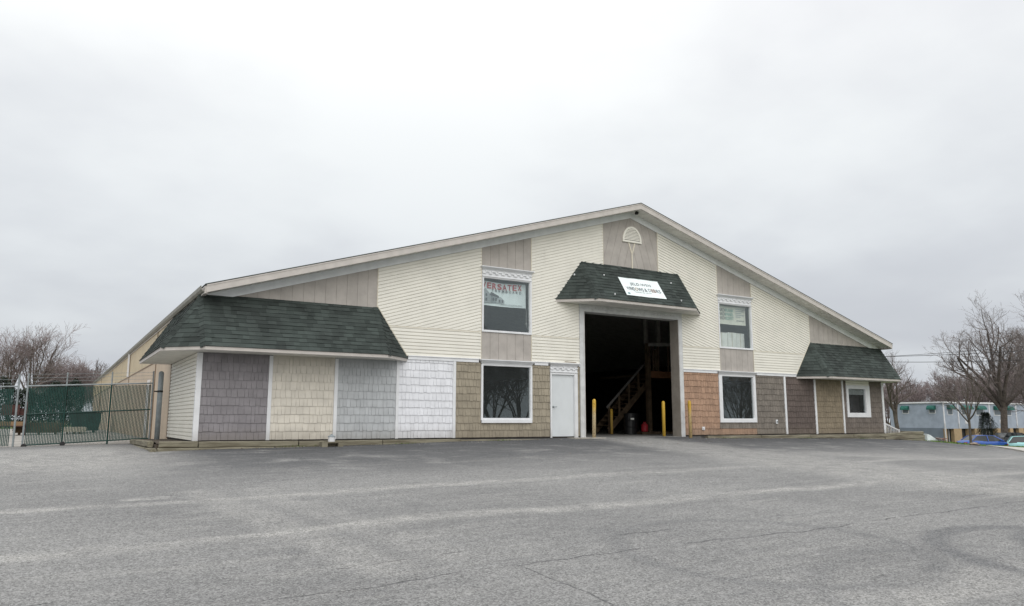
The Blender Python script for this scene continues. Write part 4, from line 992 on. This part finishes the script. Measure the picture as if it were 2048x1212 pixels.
# ================================================================== bare trees
bark = mat('grey_brown_bark', (.115, .095, .08), .95, .15, 5, bump=.6, bscale=20, bstretch=(4, 4, .6))
twig = mat('twig_bark', (.15, .122, .112), .95, .1)
twig_g = mat('grey_twig', (.21, .18, .17), .95, .1)
twig_r = mat('hazed_reddish_twig', (.24, .195, .19), .95, .1)  # reddish, with distance haze put into the colour as a lighter tone
def tree_meshes(seed, H, r0, fork, limbs, spread, droop=0.0, levels=4, dens=1.0, mats=(bark, twig), lean=0.0, mult=1, minr=.006):
    rg = random.Random(seed); tk = MB(); cr = MB()
    def rnd(a): return Vector((rg.gauss(0, a), rg.gauss(0, a), rg.gauss(0, a)))
    def grow(p, d, L, r, lev):
        n = 6 if lev < 2 else (4 if lev == 2 else 3); pts = [p]; rad = [r]; q = p.copy(); dd = d.copy(); rt_ = r*(.42 if lev < 3 else .35)
        for i in range(n):
            dd = (dd+rnd(.13 if lev < 3 else .2)+Vector((0, 0, .10-droop*(lev >= 2)*(i/n)))).normalized(); q = q+dd*(L/n); pts.append(q.copy()); rad.append(max(minr*.8, r+(rt_-r)*(i+1)/n))
        (tk if lev <= 1 else cr).tube(pts, rad, 7 if lev == 0 else (5 if r > .04 else (4 if r > .015 else 3)), cap=False)
        if lev >= levels: return
        nc = [limbs, 6, 7, 6, 4][lev]*(dens if lev else 1); nc = max(2, int(nc+rg.random()))
        for c in range(nc):
            t = .25+.75*(c+rg.random())/nc if lev else .55+.45*(c+.5)/nc
            i = min(n-1, int(t*n)); f = t*n-i; b = pts[i].lerp(pts[i+1], f); ax = (pts[i+1]-pts[i]).normalized()
            side = rnd(1); side = (side-ax*side.dot(ax)).normalized(); ang = rg.uniform(.45, .95)*(1.0 if lev else spread)
            nd = (ax*math.cos(ang)+side*math.sin(ang)).normalized()
            if nd.z < -.1 and lev < 3: nd.z *= .3; nd.normalize()
            rr = max(minr, (rad[i]+(rad[i+1]-rad[i])*f)*rg.uniform(.5, .7)); ll = L*rg.uniform(.5, .75)*(1.1-.45*t if lev else 1.0)
            grow(b, nd, ll, rr, lev+1)
    for k in range(mult):
        d0 = Vector((lean+rg.gauss(0, .14 if mult > 1 else .03), rg.gauss(0, .14 if mult > 1 else .03), 1)).normalized()
        base = Vector((rg.gauss(0, .25), rg.gauss(0, .25), 0)) if mult > 1 else Vector((0, 0, 0))
        n = 5; pts = [base+Vector((0, 0, -.3))]; rad = [r0*1.35]; q = base.copy(); d = d0.copy()
        for i in range(n):
            q = q+d*(fork/n); pts.append(q.copy()); rad.append(r0*(1-.2*(i+1)/n)); d = (d+rnd(.05)).normalized()
        tk.tube(pts, rad, 9, cap=False)
        for c in range(limbs):
            a = 2*PI*c/limbs+rg.uniform(-.5, .5); tilt = rg.uniform(.25, .8)*spread if c else .12
            nd = (d+Vector((math.cos(a)*tilt, math.sin(a)*tilt, 0))).normalized(); L = (H-fork)*rg.uniform(.62, .8)*(1.15 if not c else 1)
            grow(pts[-1]-d*rg.uniform(0, fork*.22), nd, L, r0*rg.uniform(.5, .68), 1)
    return tk, cr, mats
def tree(name, spec, label, group, places):
    tk, cr, ms_ = tree_meshes(**spec); first = None
    for i, (x, y, rz, sc) in enumerate(places):
        lab = label[i] if isinstance(label, list) else label
        if first is None:
            first = thing(name, lab, 'tree', group); tk.build('trunk', ms_[0], first, smooth=True, recalc=False); cr.build('crown', ms_[1], first, recalc=False); t = first
        else: t = copy_tree(first); t['label'] = lab
        t.location = on(x, y, -.05); t.rotation_euler = (0, 0, rz); t.scale = (sc, sc, sc)
GR = 'bare trees beside the car park'
tree('bare_tree', dict(seed=4, H=7.0, r0=.16, fork=2.4, limbs=5, spread=.85, dens=.8), 'slim bare tree rising just past the right corner of the building', GR, [(34.4, 11.6, .4, 1)])
tree('bare_tree', dict(seed=21, H=5.6, r0=.085, fork=1.9, limbs=6, spread=1.4, droop=.10, dens=.75), 'small bare spreading tree whose thin trunk stands in front of the blue car', GR, [(33.8, 6.2, 0, 1)])
tree('bare_tree', dict(seed=9, H=14.6, r0=.40, fork=4.8, limbs=8, spread=1.35, levels=5, dens=.86, minr=.009, mats=(bark, twig_g)), ['tallest thick trunked bare tree behind the parked cars', 'large bare tree cut by the right edge of the view'], GR, [(73.0, 23.6, 2.9, 1), (82, 21.0, 2.4, 1.08)])
tree('bare_tree', dict(seed=33, H=9.0, r0=.15, fork=2.2, limbs=6, spread=1.1, levels=4, dens=1.1, minr=.012), ['bare tree at the right edge with a low forked trunk', 'bare tree half hidden right of the tallest one'], GR, [(65.2, 16.4, 0, 1), (84, 24.5, 2.2, 1.35)])
FARS = dict(seed=50, H=11, r0=.2, fork=2.2, limbs=6, spread=.8, levels=4, dens=1.1, mats=(bark, twig_r), minr=.022)
tree('distant_tree', FARS, 'reddish bare tree in the row behind the blue office building', 'bare trees behind the office building',
     [(114.3, 63.9, 0, .95), (126.9, 68.1, 1, 1.0), (124.9, 63.4, 2.1, .95), (134.1, 63.8, 3, 1.1), (137.1, 62, 4.2, 1.1), (129.9, 54.5, 5.1, 1.1), (144.3, 57.7, .6, 1.3), (135.8, 50.9, 2.7, 1.25)])
tree('bare_tree', dict(seed=70, H=11.4, r0=.17, fork=2.6, limbs=4, spread=.42, levels=4, dens=.85, lean=.07, mult=2, minr=.011, mats=(bark, twig_r)),
     ['bare twin stemmed tree at the left edge above the fence', 'leaning bare tree with several stems above the gate', 'bare tree cut by the left edge of the view'], 'bare trees beyond the gate', [(-22.6, 81.4, 2.0, 1.0), (-20.6, 80.4, 0, 1.06), (-26.1, 94, 4, 1)])
tree('bare_shrub', dict(seed=81, H=7.6, r0=.06, fork=.6, limbs=5, spread=.5, levels=4, dens=.85, mult=5, minr=.012, mats=(twig_r, twig_r)),
     ['tall bushy bare thicket, leftmost of three above the gate', 'tall bushy bare thicket in the middle of three above the gate', 'tall bushy bare thicket, rightmost of three above the gate'], 'bare thickets beyond the gate', [(-18.4, 85, 0, .92), (-17.2, 88, 1.9, 1.02), (-15.8, 85.8, 3.6, .9)])
tree('bare_tree', dict(seed=90, H=10.5, r0=.2, fork=3, limbs=6, spread=1.0, levels=4, dens=1, minr=.02), 'distant bare tree peeking over the far end of the long side wall', None, [(-12.2, 128, 0, 1.05)])
tree('mirrored_tree', dict(seed=14, H=7.9, r0=.12, fork=1.3, limbs=6, spread=.85, levels=4, dens=.95, minr=.011), 'bare tree across the lot, seen only mirrored in the windows', 'bare trees across the lot mirrored in the windows',
     [(8.6, -25.5, 0, 1.0), (11.6, -27, 1.7, 1.05), (10.2, -31, 3.1, 1.2), (35.5, -27, 4.4, 1.05), (39.5, -31, 5.2, 1.2), (50, -28, .8, 1.0), (54, -27, 2.5, 1.1), (57, -32, 4.1, 1.2)])
# evergreen bush
ev = thing('evergreen', 'dark evergreen bush at the foot of the tallest bare tree', 'bush', None, on(77.1, 27.5, 0))
rg = random.Random(8); k = MB()
for _ in range(9000):
    a = rg.uniform(0, 2*PI); z = rg.random()**.8*4.0; R0 = 1.5*(1-z/4.6)**.7*(1+.22*math.sin(a*3+z*2)+.15*math.sin(a*7-z*4)); r = R0*rg.random()**.35
    p = Vector((r*math.cos(a), r*math.sin(a), z+.1)); d = Vector((rg.gauss(0, 1), rg.gauss(0, 1), rg.gauss(.4, .7))).normalized(); u = d.cross(Vector((0, 0, 1))).normalized()*.03
    k.face([p-u, p+u, p+d*rg.uniform(.10, .2)], 0, rg.random())
k.build('foliage', mat('yew_green', (.018, .03, .016), .9, .2, attr=.5), ev, recalc=False); MB().tube([(0, 0, -.2), (0, 0, 2)], [.12, .05], 7).build('stem', bark, ev)

# ================================================================== the blue grey office building
OX, OY = 94.33, 42.31; oz = -2.78; ot = 3.40
ofc = thing('office_building', 'two storey blue grey flat roofed office block with green awnings and tan brick piers', 'building', None, (OX, OY, 0))
blue = mat('blue_grey_siding', srgb(158, 168, 181), .7, .05, 1, bump=.3, bscale=8, bstretch=(9, 9, .3)); slate = mat('slate_siding', srgb(112, 122, 132), .7, .05, 1); brick = mat('tan_brick', srgb(172, 150, 118), .9, .05, 3, bump=.4, bscale=9, bstretch=(1, 1, 4))
MB().box(0, 42, 0, 8.4, oz+2.2, ot-.22).build('upper_wall', blue, ofc)
MB().box(0, 42, 2.2, 8.4, oz-.3, oz+2.2).box(-.04, 0, .25, 8.4, oz-.3, oz+2.30).build('lower_wall', slate, ofc)
MB().box(-.18, 42.2, -.18, 8.55, ot-.22, ot).build('roof', white, ofc)
for x, z0 in ((.0, oz), (3.75, oz+2.2), (12.5, oz+2.2), (20.5, oz+2.2)): MB().box(x-.09, x+.09, -.12, -.005, z0, ot-.23).build('white_pilaster', white, ofc)
for x0, x1 in ((.05, .5), (2.35, 4.4), (6.3, 6.9), (8.0, 9.6), (14.0, 16.0), (18.3, 19.2), (21, 22.5), (24.5, 26)): MB().box(x0, x1, -.02, .5, oz-.2, oz+2.2).build('brick_pier', brick, ofc)
k = MB(); k.box(.5, 42, .6, .7, oz-.2, oz+2.2)
k.build('shop_window', mat('dim_glass', (.05, .055, .06), .15, spec=.6), ofc)
k = MB(); [k.box(x, x+.10, .52, .6, oz-.2, oz+2.2) for x in (1.2, 1.9, 5.2, 11, 12.2, 13.1, 17, 20)]; k.build('mullion', white, ofc)
awn = mat('green_awning', (.012, .11, .085), .7, .1); pane_d = mat('office_pane', (.10, .13, .15), .1, spec=.6)
def awning_window(x, z0, z1, w, side):
    y0, y1 = -.03, .02; wd = MB()
    put = (lambda b, a0, a1, d0, d1, c0, c1, mi=0: b.box(a0, a1, -d1, -d0, c0, c1, mi)) if side == 'front' else (lambda b, a0, a1, d0, d1, c0, c1, mi=0: b.box(-d1, -d0, a0, a1, c0, c1, mi))
    put(wd, x-w/2-.09, x+w/2+.09, 0, .04, z0-.09, z1+.09); f = wd.build('window', white, ofc)
    p = MB(); put(p, x-w/2, x+w/2, .041, .05, z0, z1); p.build('pane', pane_d, f)
    a = MB(); n = 5
    for i in range(n):
        t0, t1 = i/n, (i+1)/n; d0, d1 = .05+.55*math.sin(t0*PI/2), .05+.55*math.sin(t1*PI/2); za, zb = z1+.10-.62*(1-math.cos(t0*PI/2)), z1+.10-.62*(1-math.cos(t1*PI/2))
        q = [(x-w/2-.16, d0, za), (x+w/2+.16, d0, za), (x+w/2+.16, d1, zb), (x-w/2-.16, d1, zb)]
        cv = (lambda v: (v[0], -v[1], v[2])) if side == 'front' else (lambda v: (-v[1], v[0], v[2]))
        a.face([cv(v) for v in q])
    for e in (x-w/2-.16, x+w/2+.16):
        ring = [(e, .05+.55*math.sin(i/n*PI/2), z1+.10-.62*(1-math.cos(i/n*PI/2))) for i in range(n+1)]+[(e, .05, z1-.52)]
        a.face([cv(v) for v in ring])
    a.build('awning', awn, f, recalc=False)
for y in (5.8, 1.65): awning_window(y, 1.75, 2.75, .85, 'side')
for x, w in ((1.7, 1.2), (6.0, 2.2), (9.8, 2.0), (15, 2.0), (18.2, 1.6)): awning_window(x, 1.5, 2.8, w, 'front')
for x in (5.6, 15.4): MB().box(x, x+1.2, -.03, 0, .15, .75).build('name_plate', white, ofc)

# ================================================================== parked cars
def car(label, paint, loc, rz, L=4.5, Hc=1.42, hatch=False):
    c = thing('parked_car', label, 'car', 'cars parked in the far lot', loc, rz); W = .86
    pm = mat('paint_'+paint[0], paint[1], .25, .02, spec=.6)
    # stations: x, deck height, half width at sill / belt
    hx = L/2
    if not hatch: st_ = [(-hx, .62, .70), (-hx+.08, .88, .78), (-hx+.6, .97, .84), (-hx+1.1, .96, W), (-.1*L, .92, W), (.14*L, .92, W), (.26*L, .90, W), (hx-.5, .78, .83), (hx-.1, .66, .76), (hx, .52, .68)]
    else: st_ = [(-hx, .60, .70), (-hx+.06, .98, .78), (-hx+.5, .98, .84), (-.2*L, .96, W), (.1*L, .95, W), (.22*L, .95, W), (hx-.55, .84, .82), (hx-.12, .70, .76), (hx, .52, .68)]
    mb = MB(); rows = []
    for x, z, w in st_:
        rows.append([(x, -w*.92, .22), (x, -w, .40), (x, -w*.985, z*.80), (x, -w*.92, z*.97), (x, -w*.70, z), (x, w*.70, z), (x, w*.92, z*.97), (x, w*.985, z*.80), (x, w, .40), (x, w*.92, .22)])
    n = 10
    for a, b in zip(rows, rows[1:]):
        for i in range(n): j = (i+1) % n; mb.face([a[i], a[j], b[j], b[i]])
    mb.face(rows[0]); mb.face(rows[-1][::-1]); mb.build('car_body', pm, c, smooth=True)
    cab = [(-hx+.55, .95), (-hx+1.15, Hc-.05), (-.02*L, Hc), (.10*L, Hc-.03), (.29*L, .90)] if not hatch else [(-hx+.1, .97), (-hx+.45, Hc-.06), (-.05*L, Hc), (.08*L, Hc-.03), (.27*L, .94)]
    g_ = MB(); rr = []
    for x, z in cab:
        f = (z-.9)/(Hc-.9); w = .80-.20*f; rr.append([(x, -.80, .88), (x, -w, z), (x, w, z), (x, .80, .88)])
    for a, b in zip(rr, rr[1:]):
        for i in range(3): g_.face([a[i], a[i+1], b[i+1], b[i]])
    g_.build('car_window', car_glass, c, recalc=False)
    r_ = MB()
    for a, b in list(zip(cab, cab[1:]))[1:-1]:
        wa, wb_ = .80-.20*(a[1]-.9)/(Hc-.9), .80-.20*(b[1]-.9)/(Hc-.9)
        r_.hexa([(a[0], -wa-.01, a[1]-.05), (b[0], -wb_-.01, b[1]-.05), (b[0], wb_+.01, b[1]-.05), (a[0], wa+.01, a[1]-.05), (a[0], -wa, a[1]+.02), (b[0], -wb_, b[1]+.02), (b[0], wb_, b[1]+.02), (a[0], wa, a[1]+.02)])
    for s in (-1, 1):
        for (a, b) in ((cab[0], cab[1]), (cab[-1], cab[-2]), ((cab[2][0]-.1, .92), (cab[2][0]-.1, Hc))):
            r_.obox((a[0], s*.805, a[1]), (b[0], s*.612, b[1]), .07, .05, (0, s, .3))
    r_.build('roof', pm, c)
    for s in (-1, 1):
        for x in (-.30*L, .31*L):
            wl = MB().lathe([(.20, -.09), (.30, -.10), (.315, -.06), (.315, .06), (.30, .10), (.20, .09)], (x, s*.78, .315), 20, axis='y').build('wheel', black_m, c)
            MB().lathe([(.0, -.005), (.19, -.005), (.20, .0), (.19, .012), (.05, .02), (0, .022)] if s > 0 else [(0, -.022), (.05, -.02), (.19, -.012), (.20, 0), (0, .005)], (x, s*.875, .315), 16, axis='y').build('rim', steel, wl)
        MB().box(-hx-.012, -hx+.12, min(s*.50, s*.76), max(s*.50, s*.76), .64, .80).build('tail_light', red_m, c)
        MB().box(hx-.16, hx-.0, min(s*.44, s*.70), max(s*.44, s*.70), .54, .64).build('headlight', mat('lamp_lens', (.7, .72, .74), .15), c)
        MB().box(.20*L, .20*L+.12, min(s*.86, s*1.0), max(s*.86, s*1.0), .92, 1.04).build('mirror', pm, c)
    return c
car('bright blue sedan seen from its side with its nose to the right', ('blue', (.015, .075, .33)), on(55.8, 16.8, -.0), math.radians(-27), 4.6)
car('black sedan parked right of the blue car', ('black', (.012, .012, .014)), on(65.0, 18.8, .35), math.radians(-20), 4.7)
car('pale turquoise hatchback cut by the right edge of the view', ('turquoise', (.33, .62, .62)), on(57.6, 13.6, .0), math.radians(-60), 3.9, 1.5, True)

# ================================================================== things beyond the gate
for i, (cx_, a, b, z1, lab, m_) in enumerate(((-18.9, -1.1, 1.1, .62, 'dark stack of boards on the ground behind the left gate leaf', wood_in), (-17.2, -.55, .55, .36, 'low stack of pale boards on the ground behind the right gate leaf', mat('pale_board', (.5, .46, .38), .8)))):
    lb = thing('lumber_stack', lab, 'lumber', 'board stacks in the yard', on(cx_, 27.8, .02)); k = MB(); rg = random.Random(i); z = .10
    while z < z1:
        y = -.7
        while y < .7: k.box(a+rg.uniform(-.1, .1), b+rg.uniform(-.1, .1), y, y+.18, z, z+.04, 0, rg.random()); y += .19
        z += .045
    k.build('board_layer', m_, lb); k = MB(); [k.box(x, x+.09, -.75, .75, 0, .099) for x in (a+.2, (a+b)/2, b-.3)]; k.build('skid', wood_in, lb)
dkg = mat('dark_dumpster_paint', (.016, .026, .024), .6, .2)
dp = thing('dumpster', 'dark green steel dumpster against the long side wall behind the gate', 'dumpster', None, on(-16.6, 31.2, .02))
k = MB(); k.hexa([(-.6, -.7, .12), (.75, -.7, .12), (.75, .7, .12), (-.6, .7, .12), (-.85, -.75, 1.15), (.85, -.75, 1.15), (.85, .75, 1.15), (-.85, .75, 1.15)]); k.build('bin', dkg, dp)
MB().box(-.88, .88, -.78, .78, 1.151, 1.20).build('lid', black_m, dp); k = MB(); [k.box(x, x+.08, -.775, -.705, .25, 1.1) for x in (-.5, 0, .5)]; k.build('rib', dkg, dp)
for s in (-.5, .5): MB().lathe([(.05, -.03), (.07, -.03), (.07, .03), (.05, .03)], (s, -.5, .07), 12, axis='y').build('caster', black_m, dp)
rk = thing('scrap_rack', 'rusty red rack of scrap seen in the gap left of the gate', 'rack', None, on(-20.1, 26.6, .02))
k = MB(); [k.box(x, x+.07, y, y+.07, 0, 1.75) for x in (-.7, .6) for y in (-.4, .4)]; k.box(-.7, .67, -.4, .47, .45, .50); k.box(-.7, .67, -.4, .47, 1.05, 1.10); k.build('frame', mat('rust_red', (.07, .028, .024), .8, .2, 6), rk)
k = MB(); k.box(-.6, .5, -.3, .4, .501, .72); k.build('orange_crate', mat('orange_crate', (.24, .15, .08), .7), rk); k = MB(); k.box(-.5, .3, -.3, .3, 1.101, 1.6); k.box(.31, .58, -.2, .3, 1.101, 1.4); k.build('scrap', mat('rust_red', (.07, .028, .024), .8), rk)
rg = random.Random(12)
hd_ = thing('evergreen_hedge', 'dark dense hedge across the yard seen through the gate mesh', 'hedge', None, on(-18.6, 66, 0))
k = MB()
for _ in range(14000):
    x = rg.uniform(-5.2, 2.9); top = 4.0+.6*math.sin(x*1.1)+.35*math.sin(x*3.1+1); z = rg.random()**.7*top; y = rg.gauss(0, .7)
    p = Vector((x, y, z)); d = Vector((rg.gauss(0, 1), rg.gauss(0, 1), rg.gauss(.4, .7))).normalized(); u = d.cross(Vector((0, 0, 1))).normalized()*.06
    k.face([p-u, p+u, p+d*rg.uniform(.15, .34)], 0, rg.random())
k.build('foliage', mat('hedge_green', (.02, .035, .02), .9, .2, attr=.5), hd_, recalc=False)
k = MB(); [k.tube([(x, 0, -.3), (x+.1, 0, 2.2)], [.06, .03], 5) for x in (-4.5, -3.4, -2, -.8, .5, 1.8)]; k.build('stems', bark, hd_)
# overhead lines
for i, (a, b, lab) in enumerate((((40, 26, 6.3), (60, -1, 6.5), 'lowest overhead wire crossing right of the building'), ((46, 30, 7.0), (66, -2, 8.2), 'middle overhead wire crossing the bare trees'), ((60, 40, 8.0), (78, 2, 10.2), 'highest overhead wire crossing the bare trees'))):
    a, b = Vector(a), Vector(b); pts = [a.lerp(b, t/12)-Vector((0, 0, .8*4*(t/12)*(1-t/12))) for t in range(13)]
    tag(MB().tube(pts, .022, 4).build('overhead_wire', black_m), lab, 'wire', 'overhead wires')

# ================================================================== sky, sun, camera
W = bpy.data.worlds.new('World'); S.world = W; W.use_nodes = True
nt = NT(W.node_tree); nt.n.clear(); out = nt.n.new('ShaderNodeOutputWorld')
tc = nt.n.new('ShaderNodeTexCoord'); D = tc.outputs['Generated']; sp = nt.node('ShaderNodeSeparateXYZ', {0: D}); Zs = sp.outputs[2]; z01 = nt.m('MAXIMUM', Zs, 0.0)
SUN_EL, SUN_AZ = math.radians(31), math.radians(200)
sky = nt.n.new('ShaderNodeTexSky'); sky.sky_type = 'NISHITA'; sky.sun_disc = False; sky.sun_elevation = SUN_EL; sky.sun_rotation = SUN_AZ; sky.air_density = 1.5; sky.dust_density = 3
sc_ = nt.node('ShaderNodeVectorMath', {0: D, 1: nt.node('ShaderNodeCombineXYZ', {0: nt.m('DIVIDE', 1.0, nt.m('ADD', z01, .28)), 1: nt.m('DIVIDE', 1.0, nt.m('ADD', z01, .28)), 2: 1.0}).outputs[0]}, operation='MULTIPLY').outputs[0]
c1 = nt.noise(sc_, .75, 4, .5); c2 = nt.noise(sc_, 1.9, 5, .55)
cl = nt.m('ADD', nt.m('MULTIPLY', c1, .7), nt.m('MULTIPLY', c2, .3))
ramp = nt.n.new('ShaderNodeValToRGB'); e = ramp.color_ramp.elements
e[0].position = 0; e[0].color = (.60, .635, .68, 1); e[1].position = 1; e[1].color = (1.9, 1.95, 2.0, 1)
for p_, c_ in ((.10, (.625, .655, .695)), (.22, (.715, .745, .78)), (.36, (.82, .845, .87)), (.52, (1.0, 1.01, 1.02)), (.75, (1.6, 1.62, 1.65))):
    q = ramp.color_ramp.elements.new(p_); q.color = (*c_, 1)
nt.l.new(z01, ramp.inputs[0])
k = nt.m('MULTIPLY_ADD', nt.sm(cl, .36, .64), .25, .875)
cloud = nt.mix(1.0, ramp.outputs[0], nt.node('ShaderNodeCombineColor', {0: k, 1: k, 2: nt.m('MULTIPLY_ADD', k, .85, .15)}).outputs[0], 'MULTIPLY')
bg1 = nt.node('ShaderNodeBackground', {'Color': sky.outputs[0], 'Strength': .05}); bg2 = nt.node('ShaderNodeBackground', {'Color': cloud, 'Strength': 1.08})
# overcast: nearly all cloud, a little clear sky showing through
mx = nt.node('ShaderNodeMixShader', {0: .93, 1: bg1.outputs[0], 2: bg2.outputs[0]}); nt.l.new(mx.outputs[0], out.inputs[0])
fill_sun = bpy.data.lights.new('Sun', 'SUN'); fill_sun.energy = 1.25; fill_sun.angle = math.radians(60); fill_sun.color = (1, .97, .92)  # artificial under the overcast: added low and wide to lighten frieze and under-canopy walls
so_ = bpy.data.objects.new('Sun', fill_sun); COL.objects.link(so_)
sd_ = Vector((math.sin(SUN_AZ)*math.cos(SUN_EL), math.cos(SUN_AZ)*math.cos(SUN_EL), math.sin(SUN_EL)))
so_.rotation_euler = (-sd_).to_track_quat('-Z', 'Y').to_euler()
cam = bpy.data.cameras.new('Camera'); co = bpy.data.objects.new('Camera', cam); COL.objects.link(co); S.camera = co
cam.sensor_width = 36; cam.lens = 1516.29/2048*36; cam.clip_end = 4000; cam.clip_start = .05
co.location = (-18.304, -21.789, .535)
yaw, pit, rol = math.radians(-30.955), math.radians(8.806), math.radians(.0824)
fw = Vector((math.sin(-yaw)*math.cos(pit), math.cos(yaw)*math.cos(pit), math.sin(pit))); rt0 = Vector((math.cos(yaw), math.sin(yaw), 0)); up0 = rt0.cross(fw)
r2 = rt0*math.cos(rol)+up0*math.sin(rol); u2 = -rt0*math.sin(rol)+up0*math.cos(rol)
co.matrix_world = Matrix(((r2.x, u2.x, -fw.x, co.location.x), (r2.y, u2.y, -fw.y, co.location.y), (r2.z, u2.z, -fw.z, co.location.z), (0, 0, 0, 1)))
S.view_settings.view_transform = 'Standard'; S.view_settings.look = 'None'; S.view_settings.exposure = 0; S.view_settings.gamma = 1
S.cycles.max_bounces = 8; S.cycles.transparent_max_bounces = 24
